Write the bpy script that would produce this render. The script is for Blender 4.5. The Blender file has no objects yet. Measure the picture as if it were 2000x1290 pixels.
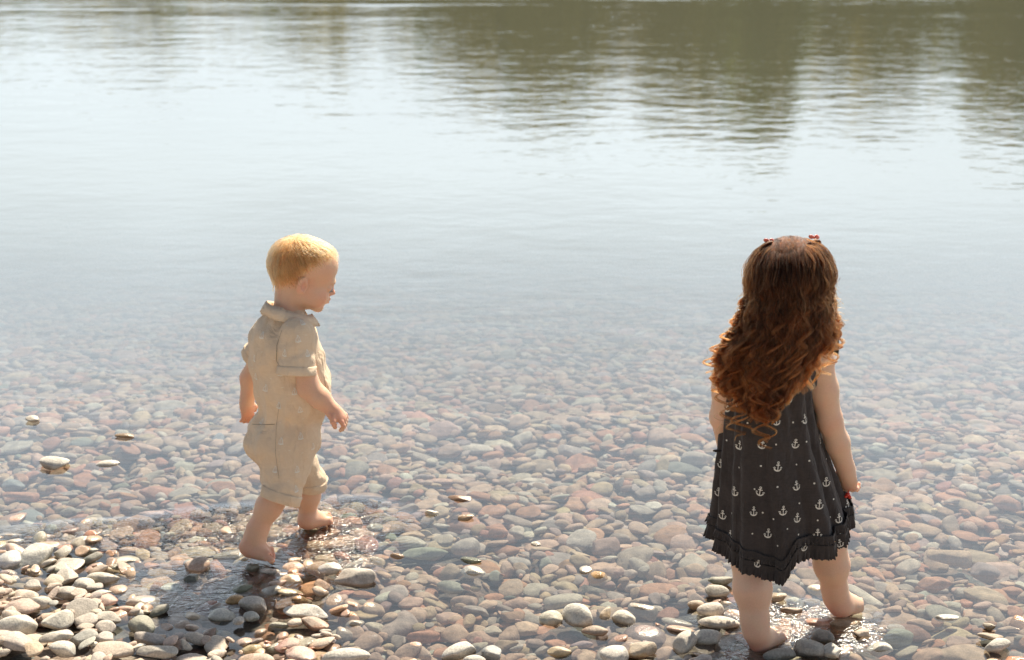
import bpy, math, random, time
import numpy as np
from mathutils import Vector, Matrix, noise
from mathutils.bvhtree import BVHTree
T0 = time.time()
rng = np.random.default_rng(11); random.seed(11)
sc = bpy.context.scene
COL = sc.collection
# ------------------------------------------------------------------ camera, sky, sun, exposure
CAM_H = 1.70; PITCH = math.radians(18.8); FPX = 2777.8
cam = bpy.data.cameras.new("camera"); cam_o = bpy.data.objects.new("camera", cam); COL.objects.link(cam_o)
cam_o.location = (0, 0, CAM_H); cam_o.rotation_euler = (math.pi/2 - PITCH, 0, 0)
cam.lens = 50; cam.sensor_width = 36; cam.clip_start = 0.05; cam.clip_end = 2000
cam.dof.use_dof = True; cam.dof.focus_distance = 3.35; cam.dof.aperture_fstop = 4.2
sc.camera = cam_o
SUN_EL = math.radians(49); SUN_AZ = math.radians(21)
w = bpy.data.worlds.new("World"); sc.world = w; w.use_nodes = True
nt = w.node_tree; nt.nodes.clear()
def nn(nt, t, **kw):
    n = nt.nodes.new(t)
    for k, v in kw.items(): setattr(n, k, v)
    return n
def lk(nt, a, b): nt.links.new(a, b)
sky = nn(nt, 'ShaderNodeTexSky', sky_type='NISHITA'); sky.sun_disc = False
sky.sun_elevation = SUN_EL; sky.sun_rotation = SUN_AZ; sky.dust_density = 1.5
bg = nn(nt, 'ShaderNodeBackground'); bg.inputs[1].default_value = 0.032
bg2 = nn(nt, 'ShaderNodeBackground'); bg2.inputs[0].default_value = (0.79, 0.895, .985, 1); bg2.inputs[1].default_value = 1.40
geo = nn(nt, 'ShaderNodeTexCoord'); sep = nn(nt, 'ShaderNodeSeparateXYZ'); lk(nt, geo.outputs['Generated'], sep.inputs[0])
mr = nn(nt, 'ShaderNodeMapRange', interpolation_type='SMOOTHSTEP'); mr.inputs[1].default_value = 0.20; mr.inputs[2].default_value = 0.80
mr.inputs[3].default_value = 0.86; mr.inputs[4].default_value = 0.0
lk(nt, sep.outputs[2], mr.inputs[0])
mpw = nn(nt, 'ShaderNodeMapping'); mpw.inputs['Scale'].default_value = (1, 1, 3.0); lk(nt, geo.outputs['Generated'], mpw.inputs[0])
cn = nn(nt, 'ShaderNodeTexNoise'); cn.inputs['Scale'].default_value = 2.6; cn.inputs['Detail'].default_value = 5; lk(nt, mpw.outputs[0], cn.inputs['Vector'])
mc = nn(nt, 'ShaderNodeMapRange'); mc.inputs[1].default_value = .35; mc.inputs[2].default_value = .65; mc.inputs[3].default_value = .78; mc.inputs[4].default_value = 1.0
lk(nt, cn.outputs[0], mc.inputs[0])
mm = nn(nt, 'ShaderNodeMath', operation='MULTIPLY'); lk(nt, mr.outputs[0], mm.inputs[0]); lk(nt, mc.outputs[0], mm.inputs[1])
dt = nn(nt, 'ShaderNodeVectorMath', operation='DOT_PRODUCT'); lk(nt, geo.outputs['Generated'], dt.inputs[0]); dt.inputs[1].default_value = (math.sin(SUN_AZ), math.cos(SUN_AZ), 0)
az_ = nn(nt, 'ShaderNodeMapRange'); az_.inputs[1].default_value = -1; az_.inputs[2].default_value = .8; az_.inputs[3].default_value = .15; az_.inputs[4].default_value = 1.0; lk(nt, dt.outputs['Value'], az_.inputs[0])
m2_ = nn(nt, 'ShaderNodeMath', operation='MULTIPLY'); lk(nt, mm.outputs[0], m2_.inputs[0]); lk(nt, az_.outputs[0], m2_.inputs[1]); mm = m2_      # haze is brightest on the sun's side of the sky
ms = nn(nt, 'ShaderNodeMixShader'); lk(nt, mm.outputs[0], ms.inputs[0]); lk(nt, bg.outputs[0], ms.inputs[1]); lk(nt, bg2.outputs[0], ms.inputs[2])
wo = nn(nt, 'ShaderNodeOutputWorld'); lk(nt, sky.outputs[0], bg.inputs[0]); lk(nt, ms.outputs[0], wo.inputs[0])
sun = bpy.data.lights.new("sun", 'SUN'); sun.energy = 5.0; sun.angle = math.radians(0.55); sun.color = (1.0, 0.905, 0.74)
sun_o = bpy.data.objects.new("sun", sun); COL.objects.link(sun_o)
sd = Vector((math.cos(SUN_EL)*math.sin(SUN_AZ), math.cos(SUN_EL)*math.cos(SUN_AZ), math.sin(SUN_EL)))
sun_o.rotation_euler = sd.to_track_quat('Z', 'Y').to_euler(); sun_o.location = sd*20
sc.view_settings.view_transform = 'Standard'; sc.view_settings.look = 'None'
sc.view_settings.gamma = 1; sc.view_settings.use_curve_mapping = False
sc.view_settings.exposure = 0.80
sc.render.engine = 'CYCLES'
sc.cycles.use_denoising = True; sc.cycles.max_bounces = 8; sc.cycles.transparent_max_bounces = 12
sc.cycles.diffuse_bounces = 3; sc.cycles.glossy_bounces = 3; sc.cycles.caustics_reflective = False
sc.cycles.sample_clamp_indirect = 4; sc.cycles.sample_clamp_direct = 30

# ------------------------------------------------------------------ helpers
cp, sp_ = math.cos(PITCH), math.sin(PITCH)
def ray(px, py):
    u = (px-1000)/FPX; v = -(py-645)/FPX
    return np.array([u, cp + v*sp_, -sp_ + v*cp])
def P(px, py, Y):                     # the point at distance Y that the photograph shows at px, py
    d = ray(px, py); return np.array([0, 0, CAM_H]) + d*(Y/d[1])
def G(px, py, z=0.0):
    d = ray(px, py); return np.array([0, 0, CAM_H]) + d*((z-CAM_H)/d[2])
def proj(p):
    p = np.asarray(p, float); q = p - np.array([0, 0, CAM_H])
    f = q[..., 1]*cp - q[..., 2]*sp_; up = q[..., 1]*sp_ + q[..., 2]*cp
    return 1000 + FPX*q[..., 0]/f, 645 - FPX*up/f, f
def tag(o, label=None, cat=None, group=None, kind=None):
    if label: o['label'] = label
    if cat: o['category'] = cat
    if group: o['group'] = group
    if kind: o['kind'] = kind
    return o
def empty(name, loc):
    o = bpy.data.objects.new(name, None); COL.objects.link(o); o.location = loc; o.empty_display_size = .05; return o
def link(name, me, mat, parent=None, base=None, smooth=True):
    o = bpy.data.objects.new(name, me); COL.objects.link(o)
    if mat: me.materials.append(mat)
    if smooth: me.shade_smooth()
    if parent: o.parent = parent
    return o
def mesh_np(name, V, F, mat, parent=None, smooth=True):
    """V world coords (n,3), F (m,3|4) ints; a parented mesh is stored relative to its parent's base"""
    V = np.asarray(V, np.float32)
    if parent is not None:
        b = np.array(parent.location) if parent.parent is None else np.array(parent.location) + np.array(parent.parent.location)
        V = V - b.astype(np.float32)
    me = bpy.data.meshes.new(name)
    if isinstance(F, np.ndarray):
        F = F.astype(np.int32); k = F.shape[1]
        me.vertices.add(len(V)); me.vertices.foreach_set('co', V.ravel())
        me.loops.add(F.size); me.loops.foreach_set('vertex_index', F.ravel())
        me.polygons.add(len(F)); me.polygons.foreach_set('loop_start', np.arange(0, F.size, k, dtype=np.int32))
        me.polygons.foreach_set('loop_total', np.full(len(F), k, np.int32))
        me.update(calc_edges=True)
    else:
        me.from_pydata(V.tolist(), [], F); me.update()
    return link(name, me, mat, parent, smooth=smooth)
def sphere_np(lev):
    import bmesh
    bm = bmesh.new(); bmesh.ops.create_icosphere(bm, subdivisions=lev, radius=1)
    bm.verts.ensure_lookup_table(); V = np.array([v.co[:] for v in bm.verts]); F = np.array([[v.index for v in f.verts] for f in bm.faces]); bm.free()
    return V, F
def new_mat(name):
    m = bpy.data.materials.new(name); m.use_nodes = True; nt = m.node_tree; nt.nodes.clear()
    out = nn(nt, 'ShaderNodeOutputMaterial'); b = nn(nt, 'ShaderNodeBsdfPrincipled'); lk(nt, b.outputs[0], out.inputs[0])
    return m, nt, b, out
def noise_n(nt, scale, detail=4, vec=None, rough=.5):
    n = nn(nt, 'ShaderNodeTexNoise'); n.inputs['Scale'].default_value = scale; n.inputs['Detail'].default_value = detail; n.inputs['Roughness'].default_value = rough
    if vec is not None: lk(nt, vec, n.inputs['Vector'])
    return n
def maprange(nt, src, a, b, c, d, smooth=False):
    n = nn(nt, 'ShaderNodeMapRange'); n.inputs[1].default_value = a; n.inputs[2].default_value = b; n.inputs[3].default_value = c; n.inputs[4].default_value = d
    if smooth: n.interpolation_type = 'SMOOTHSTEP'
    lk(nt, src, n.inputs[0]); return n.outputs[0]
def mth(nt, op, a, b=None, c=None):
    n = nn(nt, 'ShaderNodeMath', operation=op)
    for i, s in enumerate((a, b, c)):
        if s is None: continue
        if isinstance(s, (int, float)): n.inputs[i].default_value = s
        else: lk(nt, s, n.inputs[i])
    return n.outputs[0]
def mixc(nt, f, a, b, blend='MIX'):
    n = nn(nt, 'ShaderNodeMix', data_type='RGBA', blend_type=blend)
    for idx, s in ((0, f), (6, a), (7, b)):
        if isinstance(s, (int, float)): n.inputs[idx].default_value = s
        elif isinstance(s, tuple): n.inputs[idx].default_value = (*s, 1)
        else: lk(nt, s, n.inputs[idx])
    return n.outputs[2]
def bump(nt, h, dist, strength=1.0, normal=None):
    n = nn(nt, 'ShaderNodeBump'); n.inputs['Distance'].default_value = dist; n.inputs['Strength'].default_value = strength
    lk(nt, h, n.inputs['Height'])
    if normal is not None: lk(nt, normal, n.inputs['Normal'])
    return n.outputs[0]

# ------------------------------------------------------------------ stone material (attribute colour or object colour)
def stone_mat(name, use_object):
    m, nt, b, out = new_mat(name)
    g = nn(nt, 'ShaderNodeNewGeometry'); pos = g.outputs['Position']
    if use_object:
        oi = nn(nt, 'ShaderNodeObjectInfo'); col = oi.outputs['Color']; rnd = oi.outputs['Random']
    else:
        at = nn(nt, 'ShaderNodeAttribute', attribute_name='tint'); col = at.outputs['Color']; rnd = at.outputs['Alpha']
    sep = nn(nt, 'ShaderNodeSeparateXYZ'); lk(nt, pos, sep.inputs[0])
    off = nn(nt, 'ShaderNodeCombineXYZ'); r10 = mth(nt, 'MULTIPLY', rnd, 37.0)
    for i in range(3): lk(nt, r10, off.inputs[i])
    va = nn(nt, 'ShaderNodeVectorMath', operation='ADD'); lk(nt, pos, va.inputs[0]); lk(nt, off.outputs[0], va.inputs[1])
    vec = va.outputs[0]
    n1 = noise_n(nt, 38, 5, vec); n2 = noise_n(nt, 230, 4, vec, .65); n3 = noise_n(nt, 900, 2, vec)
    # veins / strata
    wv = nn(nt, 'ShaderNodeTexWave', wave_type='BANDS'); wv.inputs['Scale'].default_value = 9; wv.inputs['Distortion'].default_value = 6; wv.inputs['Detail'].default_value = 3
    lk(nt, vec, wv.inputs['Vector'])
    mott = maprange(nt, n1.outputs[0], .3, .7, .74, 1.22); c1 = mixc(nt, 1.0, col, mott, 'MULTIPLY')
    gr = maprange(nt, n2.outputs[0], .3, .7, .8, 1.2); c2 = mixc(nt, 1.0, c1, gr, 'MULTIPLY')
    strat = maprange(nt, wv.outputs[0], .2, .9, .95, 1.03); c2 = mixc(nt, 1.0, c2, strat, 'MULTIPLY')
    sp = maprange(nt, n3.outputs[0], .66, .74, 0, .5); c2 = mixc(nt, sp, c2, (.5, .46, .4))
    # dryness: stone standing a centimetre or more above the waterline is chalky and pale
    wob = maprange(nt, n1.outputs[0], .2, .8, -.010, .010)
    zz = mth(nt, 'ADD', sep.outputs[2], wob)
    dry = maprange(nt, zz, .008, .018, 0, 1, True)
    pale = mixc(nt, .50, mixc(nt, 1.0, c2, (.86, .86, .86), 'MULTIPLY'), (.54, .485, .41)); pale = mixc(nt, 1.0, pale, gr, 'MULTIPLY')
    wetc = mixc(nt, 1.0, c2, (.92, .9, .88), 'MULTIPLY')
    cc = mixc(nt, dry, wetc, pale)
    lk(nt, cc, b.inputs['Base Color'])
    damp = maprange(nt, sep.outputs[2], -.002, .0, 0, 1)
    rr = maprange(nt, dry, 0, 1, .2, .75); ru = maprange(nt, damp, 0, 1, .7, 0); rr = mth(nt, 'MAXIMUM', rr, ru)
    lk(nt, rr, b.inputs['Roughness'])
    spec = maprange(nt, damp, 0, 1, .1, .5); lk(nt, spec, b.inputs['Specular IOR Level'])
    hsum = mth(nt, 'ADD', mth(nt, 'MULTIPLY', n2.outputs[0], .6), mth(nt, 'MULTIPLY', n1.outputs[0], 2.2))
    lk(nt, bump(nt, hsum, .0022, .8), b.inputs['Normal'])
    return m
M_ST_ATT = stone_mat('pebble_stone', False); M_ST_OBJ = stone_mat('single_stone', True)

PAL = dict(terra=(.52, .275, .175), pink=(.57, .40, .295), purple=(.39, .305, .27), grey=(.44, .38, .32), green=(.35, .36, .29), tan=(.53, .40, .265),
           pale=(.58, .52, .43), blue=(.30, .33, .33), dark=(.15, .14, .125), brown=(.33, .22, .14), orange=(.55, .32, .13), white=(.64, .60, .53), olive=(.18, .175, .12))
PAL = {k_: tuple(1.06*(.90*v_[i_] + .10*(.47, .40, .335)[i_]*(sum(v_)/1.2)**.5) for i_ in range(3)) for k_, v_ in PAL.items()}
FILL = ['terra', 'pink', 'purple', 'grey', 'green', 'tan', 'pale', 'blue', 'dark', 'brown']
FILLW = np.array([.19, .35, .07, .12, .012, .15, .08, .003, .005, .02]); FILLW /= FILLW.sum()

# ------------------------------------------------------------------ pebble prototypes
NPROTO = 36
def protos(lev):
    V0, F0 = sphere_np(lev); out = []; r = np.random.default_rng(5)
    for i in range(NPROTO):
        v = V0.copy(); k = r.integers(5, 11)
        for _ in range(k):
            n = r.normal(size=3); n[2] *= .6; n /= np.linalg.norm(n)
            d = r.uniform(.52, .9); e = v@n - d; wd = .05
            ex = wd*np.log1p(np.exp(np.clip(e/wd, -30, 30))); v -= np.outer(ex*.88, n)
        f = r.normal(size=(3, 3))*1.7; ph = r.uniform(0, 6, 3)
        v *= (1 + .045*np.sin(v@f + ph).sum(1))[:, None]
        v[:, 2] += .10*r.normal()*v[:, 0]**2
        v -= (v.max(0)+v.min(0))/2; v /= np.abs(v).max(0)
        out.append(v)
    return out, F0
P4, F4 = protos(4); P3, F3 = protos(3); P2, F2 = protos(2)

# ------------------------------------------------------------------ riverbed height field
HX0, HX1, HY0, HY1, HS = -3.9, 3.9, 2.0, 9.6, .006
nx = int((HX1-HX0)/HS); ny = int((HY1-HY0)/HS)
CP = [(0,1290,7),(150,1290,5.5),(300,1290,3.6),(0,1200,4.3),(150,1200,3.2),(0,1120,2.4),(100,1120,1.7),(200,1130,1.0),(230,1190,1.6),(0,1070,.8),(100,1062,.0),(200,1085,-.3),
(0,1030,-1.5),(250,1060,-1.6),(150,1000,-2.5),(0,960,-4),(350,1050,-1.8),(300,1150,-.5),(400,1170,-1.6),(480,1130,-1.3),(400,1120,-1.8),(500,1085,-1.2),(350,1200,-.5),
(290,1230,1.0),(400,1240,.2),(450,1212,-1.0),(400,1290,2.4),(500,1190,.7),(550,1160,.3),(600,1195,.8),(680,1205,.2),(560,1120,-.3),(650,1135,-.6),(600,1260,1.4),(690,1280,1.0),
(760,1240,-2.4),(760,1160,-3),(600,1060,-1.5),(650,1020,-1.6),(700,1080,-2.5),(550,1020,-2),(450,1000,-2.5),(800,1100,-4),(900,1200,-3.4),(900,1245,-2.2),(870,1290,0),
(1000,1290,-.4),(1000,1240,-3),(1100,1200,-2.6),(1100,1275,-.5),(1200,1230,-1.3),(1200,1290,.7),(1300,1180,-2.4),(1300,1240,-.7),(1300,1290,.5),(1380,1170,-1.4),(1400,1220,0),
(1400,1280,.9),(1500,1200,-.9),(1550,1250,.2),(1600,1232,.0),(1620,1285,1.1),(1700,1250,-2.2),(1700,1180,-3.6),(1800,1270,-2.8),(1850,1200,-4.2),(1900,1290,-.2),(1960,1260,.4),
(2000,1230,-.7),(1950,1180,-4.2),(1000,1100,-5),(1300,1100,-4.6),(1300,1000,-7),(1000,1000,-6.6),(1700,1050,-7),(1900,1050,-8),(700,950,-7),(300,900,-5.5),(0,880,-5),
(100,850,-6.5),(1000,850,-12),(1600,850,-12),(300,750,-12),(1000,650,-24),(0,650,-20),(2000,650,-27),(-150,1200,7),(-100,1000,-1),(2150,1250,0),(2200,1000,-9),(500,650,-21),(1500,650,-26)]
def coarse_target():
    st = 8; gx = HX0 + HS*st*(np.arange(nx//st+2)); gy = HY0 + HS*st*(np.arange(ny//st+2))
    X, Yg = np.meshgrid(gx, gy, indexing='ij'); num = np.zeros_like(X); den = np.zeros_like(X)
    for px, py, h in CP:
        g = G(px, py); d2 = (X-g[0])**2 + (Yg-g[1])**2 + .0012; ww = 1/d2**2
        num += ww*h/100; den += ww
    H = num/den
    far = -.25 - (Yg-4.9)*.10
    t = np.clip((Yg-4.3)/1.2, 0, 1); t = t*t*(3-2*t); H = H*(1-t) + far*t
    t = np.clip((2.55-Yg)/.5, 0, 1); H = H + t*.05
    H += .005*np.sin(X*9.1+Yg*4.3) * np.sin(Yg*11.7-X*3.1) + .003*np.sin(X*31+Yg*17)*np.sin(Yg*27-X*13)
    return gx, gy, H, st
gx, gy, HC, st = coarse_target()
def up(H):
    ix = np.arange(nx)/st; iy = np.arange(ny)/st; i0 = ix.astype(int); j0 = iy.astype(int); fx = (ix-i0)[:, None]; fy = (iy-j0)[None]
    return (H[i0][:, j0]*(1-fx)*(1-fy) + H[i0+1][:, j0]*fx*(1-fy) + H[i0][:, j0+1]*(1-fx)*fy + H[i0+1][:, j0+1]*fx*fy)
TG = up(HC)
def cell(x, y): return int((x-HX0)/HS), int((y-HY0)/HS)

# listed stones: px, py, width px, height px, top above water cm (negative = under water), colour, turn deg, label
ST = [
(65,1086,80,42,2.6,'white',28,'large pale oval stone leaning at the waterline of the dry bank'),
(122,1079,34,30,1.9,'pale',60,'pale peach stone standing upright right of the large leaning oval stone'),
(15,1093,52,36,2.2,'white',10,'pale stone cut by the photo edge beside the large leaning oval stone'),
(200,1125,62,24,2.0,'pale',6,'flat pale lens-shaped stone with pointed ends where dry bank meets the wet channel'),
(128,1123,46,30,2.5,'pale',25,'cream rounded stone on the bank just left of the flat lens-shaped stone'),
(175,1092,50,14,1.4,'olive',18,'thin dark slate standing tilted on its edge at the waterline'),
(180,1074,24,10,1.0,'pale',0,'small pale stone in the water above the tilted dark slate'),
(165,1138,38,26,2.6,'pale',-10,'pale rounded stone just below the flat lens-shaped stone'),
(65,1143,38,22,3.0,'white',-12,'cream speckled stone among dry pebbles, tilted down at one end'),
(130,1155,52,26,3.2,'grey',-8,'long tan-grey stone with a shaded underside in the middle of the dry bank'),
(197,1158,40,18,2.6,'pale',20,'slim pale stone pointing up and away at the edge of the shadow'),
(80,1174,42,28,4.0,'pale',-5,'pale blocky stone behind the big round dry stone'),
(112,1206,56,50,6.2,'white',-25,'big round chalky stone, tallest on the dry bank'),
(28,1217,82,52,6.4,'white',30,'long chalky stone with fine cracks at the very left of the dry bank'),
(63,1266,38,30,7.4,'orange',-10,'round orange tan stone among the chalky ones'),
(163,1244,54,32,5.0,'blue',8,'blue-green smooth stone half in the shadow of the boy'),
(206,1222,36,36,4.8,'purple',70,'upright purple grey stone in the shadow between rounder grey ones'),
(206,1246,38,26,4.6,'grey',-15,'grey stone with a pointed end directly below the upright purple stone'),
(203,1204,64,26,3.4,'grey',0,'long smooth grey stone behind the upright purple stone in the shadow'),
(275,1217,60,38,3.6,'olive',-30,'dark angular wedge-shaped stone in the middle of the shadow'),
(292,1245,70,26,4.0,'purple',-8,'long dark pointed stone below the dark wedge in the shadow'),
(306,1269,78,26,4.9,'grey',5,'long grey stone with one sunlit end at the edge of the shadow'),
(120,1264,54,34,6.4,'white',-8,'pale mottled boulder between the orange tan stone and the shadow'),
(110,1240,66,24,5.6,'pale',28,'long pale stone lying diagonally up to the blue-green one'),
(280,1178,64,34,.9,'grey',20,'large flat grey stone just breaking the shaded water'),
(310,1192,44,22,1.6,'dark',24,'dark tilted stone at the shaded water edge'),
(383,1101,50,32,2.1,'pink',-4,'round peach stone with a bright top standing in the water beside the shadow'),
(373,1128,26,18,1.0,'dark',0,'small dark stone poking out of the shaded water below the round peach stone'),
(432,1199,52,28,1.9,'white',-6,'flat whitish stone with a dark wet rim at the shadow edge in the channel'),
(381,1246,52,28,3.0,'tan',-4,'tan topped stone between the shadow and the wet gravel'),
(493,1177,54,36,2.9,'grey',0,'domed grey stone with a pale cap below the foot of the boy'),
(490,1202,31,26,2.4,'blue',0,'small round grey-green stone touching the domed grey stone'),
(466,1211,22,20,2.3,'pale',0,'small round pale stone left of the small grey-green one'),
(597,1192,86,26,2.8,'white',-6,'long flat whitish stone on the gravel spit below the boy'),
(614,1217,54,26,2.4,'terra',-4,'wet terracotta stone directly below the long flat whitish stone'),
(548,1219,40,12,1.6,'olive',0,'thin flat olive stone on the wet gravel left of the terracotta stone'),
(644,1108,44,24,1.7,'white',-4,'white oval stone at the water edge right of the boy'),
(694,1124,78,36,2.5,'grey',-6,'large tan-grey stone with a dark wet base beside the white oval stone'),
(567,1133,46,26,.8,'tan',0,'yellowish wet stone below the glittering ripples'),
(626,1154,32,20,1.3,'tan',-20,'small tan wet stone between gravel and the large tan-grey stone'),
(492,1108,28,18,.7,'olive',0,'dark olive stone right under the raised heel of the boy'),
(458,1170,34,20,1.2,'orange',10,'orange tan wet stone at the bright edge of the channel'),
(470,1149,46,20,1.0,'olive',8,'dark low stone with a sunlit tip under the boy in the channel'),
(675,1278,92,32,3.6,'white',0,'broad white stone at the bottom edge of the gravel spit'),
(1130,1197,66,44,3.1,'white',-14,'large white egg-shaped stone in the shallows between the children'),
(1076,1204,44,30,2.0,'pale',0,'pale capped wet stone touching the large white egg-shaped stone'),
(1218,1203,46,28,1.9,'pale',-20,'pale stone with a dark wet base right of the large white egg-shaped stone'),
(1183,1199,34,16,1.2,'tan',32,'small tilted wedge stone between the egg-shaped stone and its right neighbour'),
(1162,1231,52,24,1.6,'brown',-8,'rough brown and cream stone in front of the large white egg-shaped stone'),
(1167,1125,38,26,.7,'orange',8,'glossy amber wet stone alone in the clear shallows'),
(1144,1114,24,18,.7,'pale',0,'small pale wet stone touching the glossy amber stone'),
(924,1114,48,26,1.1,'white',-8,'white wet-edged stone alone in the water left of centre'),
(920,1094,42,14,.7,'olive',-14,'dark sliver of stone just above the white wet-edged stone'),
(910,1066,58,38,-1.2,'pale',10,'large pale green-grey egg stone under the clear water'),
(973,1037,36,28,-2.6,'terra',20,'squarish red stone under the water in the middle'),
(843,1000,26,13,1.0,'pale',0,'small pale stone breaking the calm surface right of the boy'),
(910,1010,30,16,1.0,'brown',0,'small dark brown stone breaking the calm surface near the pale one'),
(898,972,46,9,.9,'brown',-4,'thin dark brown flake lying on the calm surface'),
(1047,1062,20,10,.6,'pale',0,'tiny pale tip of stone in the clear shallows above the amber one'),
(776,1085,26,12,.7,'brown',-8,'small brown wet stone at the end of the glittering ripples'),
(896,1269,68,34,2.6,'white',18,'curved pinkish white stone at the bottom edge, end of the pebble row'),
(926,1287,44,20,2.2,'white',0,'small white stone tucked under the curved pinkish white stone'),
(962,1275,44,30,1.9,'blue',-30,'speckled blue-grey stone beside the curved pinkish white stone'),
(1200,1275,56,52,3.4,'white',0,'large chalk white rounded stone at the bottom edge between the children'),
(1253,1266,60,30,2.6,'brown',8,'layered brown stone like a piece of bark beside the chalk white stone'),
(1092,1270,46,22,1.4,'tan',4,'yellow-grey wet stone at the bottom left of the chalk white stone'),
(1388,1188,52,30,2.6,'pale',0,'smooth pale stone just left of the standing leg of the girl'),
(1400,1152,44,24,2.4,'pale',4,'pale stone with a shaded base below the left hem of the dress'),
(1408,1133,48,18,2.0,'olive',-6,'long dark stone hidden partly by the left hem of the dress'),
(1405,1213,78,24,2.1,'pale',-2,'long flat pale stone touching the standing leg of the girl'),
(1337,1251,50,34,2.8,'pale',26,'rounded pale stone tilted up towards the girl'),
(1378,1241,58,28,2.5,'white',-8,'whitish stone behind the tilted pale one near the girl'),
(1255,1191,56,32,.5,'pale',-8,'tan stone only just breaking the water left of the girl'),
(1358,1180,34,18,1.6,'brown',18,'pinkish brown stone left of the smooth pale stone by the leg of the girl'),
(826,1241,64,28,-1.2,'terra',0,'big smooth terracotta stone under water near the bottom'),
(1183,1064,60,34,-2.2,'pink',16,'large pink oval stone under the clear water between the children'),
(830,1078,86,24,-2.0,'green',0,'long grey-green stone under water right of the ripples'),
(880,1145,66,26,-1.8,'green',-24,'slanting green and red slab under water in the clear shallows'),
(1593,1150,32,30,.5,'pale',-10,'pale stone half hidden behind the right calf of the girl'),
(1719,1264,46,38,.9,'white',-20,'angular white wet stone standing alone in the water right of the girl'),
(1850,1205,46,11,.6,'white',4,'thin flat white stone skimming the surface at the right'),
(1933,1221,24,24,1.8,'brown',50,'small upright brown stone near the right bank'),
(1950,1257,54,26,2.6,'white',10,'flat white stone on the small pebble pile at the right'),
(1935,1243,48,14,1.7,'brown',-2,'thin brown stone resting behind the flat white stone at the right'),
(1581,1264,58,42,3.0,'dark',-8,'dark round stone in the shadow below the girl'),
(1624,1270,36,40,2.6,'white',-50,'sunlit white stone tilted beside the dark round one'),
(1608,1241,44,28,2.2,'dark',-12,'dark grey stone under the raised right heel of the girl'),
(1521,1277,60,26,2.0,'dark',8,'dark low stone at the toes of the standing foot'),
(1684,1236,30,22,1.4,'pink',24,'wet pinkish stone with bright glints right of the right foot'),
(1545,1190,42,14,1.0,'brown',-4,'dark brown wet stone between the two feet of the girl'),
(1521,1166,30,20,1.3,'tan',4,'tan stone with a pale cap behind the standing leg of the girl'),
(1650,1216,70,30,.9,'brown',14,'flat brown stone that the right foot of the girl steps on'),
(1855,1087,84,38,-1.8,'pink',-4,'largest salmon pink stone under the water at the right'),
(1826,1137,62,30,-2.0,'terra',-12,'reddish angular stone under water below the largest salmon pink one'),
(1924,1113,50,50,-2.2,'purple',-60,'purple grey stone pointing down under the water at the right'),
(1968,980,54,30,-3.5,'terra',-8,'red stone under water near the right photo edge'),
(1753,1242,60,38,-1.2,'green',0,'large greenish slab under the water near the bottom right'),
(1702,843,44,18,-6,'tan',0,'lone yellowish stone seen under the far water right of the girl'),
(1360,890,66,30,-5,'pale',6,'large pale stone under the water left of the hem of the dress'),
(107,901,52,30,2.5,'white',-4,'white stone with a dark wet base standing in the water at far left'),
(210,905,44,16,.9,'white',6,'low white stone breaking the surface right of the white stone with a dark base'),
(63,817,26,13,1.6,'pale',0,'small pale stone farthest out in the water at the left'),
(243,850,36,8,1.1,'brown',0,'dark flat sliver of stone in the water left of the boy'),
(25,945,44,26,-2.4,'blue',0,'round blue-grey stone under water at far left'),
(40,968,66,20,-2.0,'terra',6,'long reddish stone under water below the round blue-grey one at far left'),
(308,962,70,28,-1.8,'terra',4,'flat red slab under the rippling water left of the boy'),
(445,1040,36,26,.2,'pink',-10,'pinkish stone awash just left of the trailing foot of the boy'),
]
placed = []   # (proto, x,y,z, a,b,c, rotation matrix, colour, kind index)
def bedz(x, y):
    i, j = cell(x, y)
    if 0 <= i < nx and 0 <= j < ny: return TG[i, j]
    return 0.
Xg = HX0 + HS*(np.arange(nx)+.5); Yg_ = HY0 + HS*(np.arange(ny)+.5)
mpp = lambda f: f/FPX
listed = []
r2 = np.random.default_rng(3)
for k, (px, py, wp, hp, top, colk, turn, lab) in enumerate(ST):
    top /= 100
    g = G(px, py, top - .006); f = proj(g)[2]; a = wp*mpp(f)/2; dep = math.atan2(CAM_H, g[1])
    hh = hp*mpp(f)/2; c = min(.62*a, .8*hh/math.cos(dep)); c = max(c, .22*a)
    b2 = (hh**2 - (c*math.cos(dep))**2)/math.sin(dep)**2; b = math.sqrt(max(b2, 0)); b = min(max(b, .45*a), 1.05*a)
    if 'thin' in lab or 'flake' in lab or 'sliver' in lab: c = .25*a
    g = G(px, py, top - .7*c); zc = top - c
    lt = zc - .45*c
    dxy = bedz(g[0], g[1]); rad = 1.5*a
    dlt = lt - dxy
    i0, j0 = cell(g[0]-3*rad, g[1]-3*rad); i1, j1 = cell(g[0]+3*rad, g[1]+3*rad)
    i0, j0 = max(i0, 0), max(j0, 0); i1, j1 = min(i1, nx), min(j1, ny)
    dd = (Xg[i0:i1, None]-g[0])**2 + (Yg_[None, j0:j1]-g[1])**2
    TG[i0:i1, j0:j1] += dlt*np.exp(-dd/(2*(rad*.75)**2))*(.85 if dlt > 0 else .5)
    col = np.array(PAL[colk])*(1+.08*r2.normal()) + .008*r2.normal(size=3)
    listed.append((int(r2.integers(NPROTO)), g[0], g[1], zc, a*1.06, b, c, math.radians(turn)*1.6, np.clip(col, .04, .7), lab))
for qx, qy, dz_, rd_ in ((1478, 1272, -.018, .06), (1508, 1255, -.020, .05), (1650, 1200, -.006, .05)):      # stones give way under the feet
    q = G(qx, qy); dd = (Xg[:, None]-q[0])**2 + (Yg_[None]-q[1])**2; TG += dz_*np.exp(-dd/(2*rd_**2))
HM = (TG - .034).astype(np.float64); PROT = np.zeros_like(HM, bool)
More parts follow.
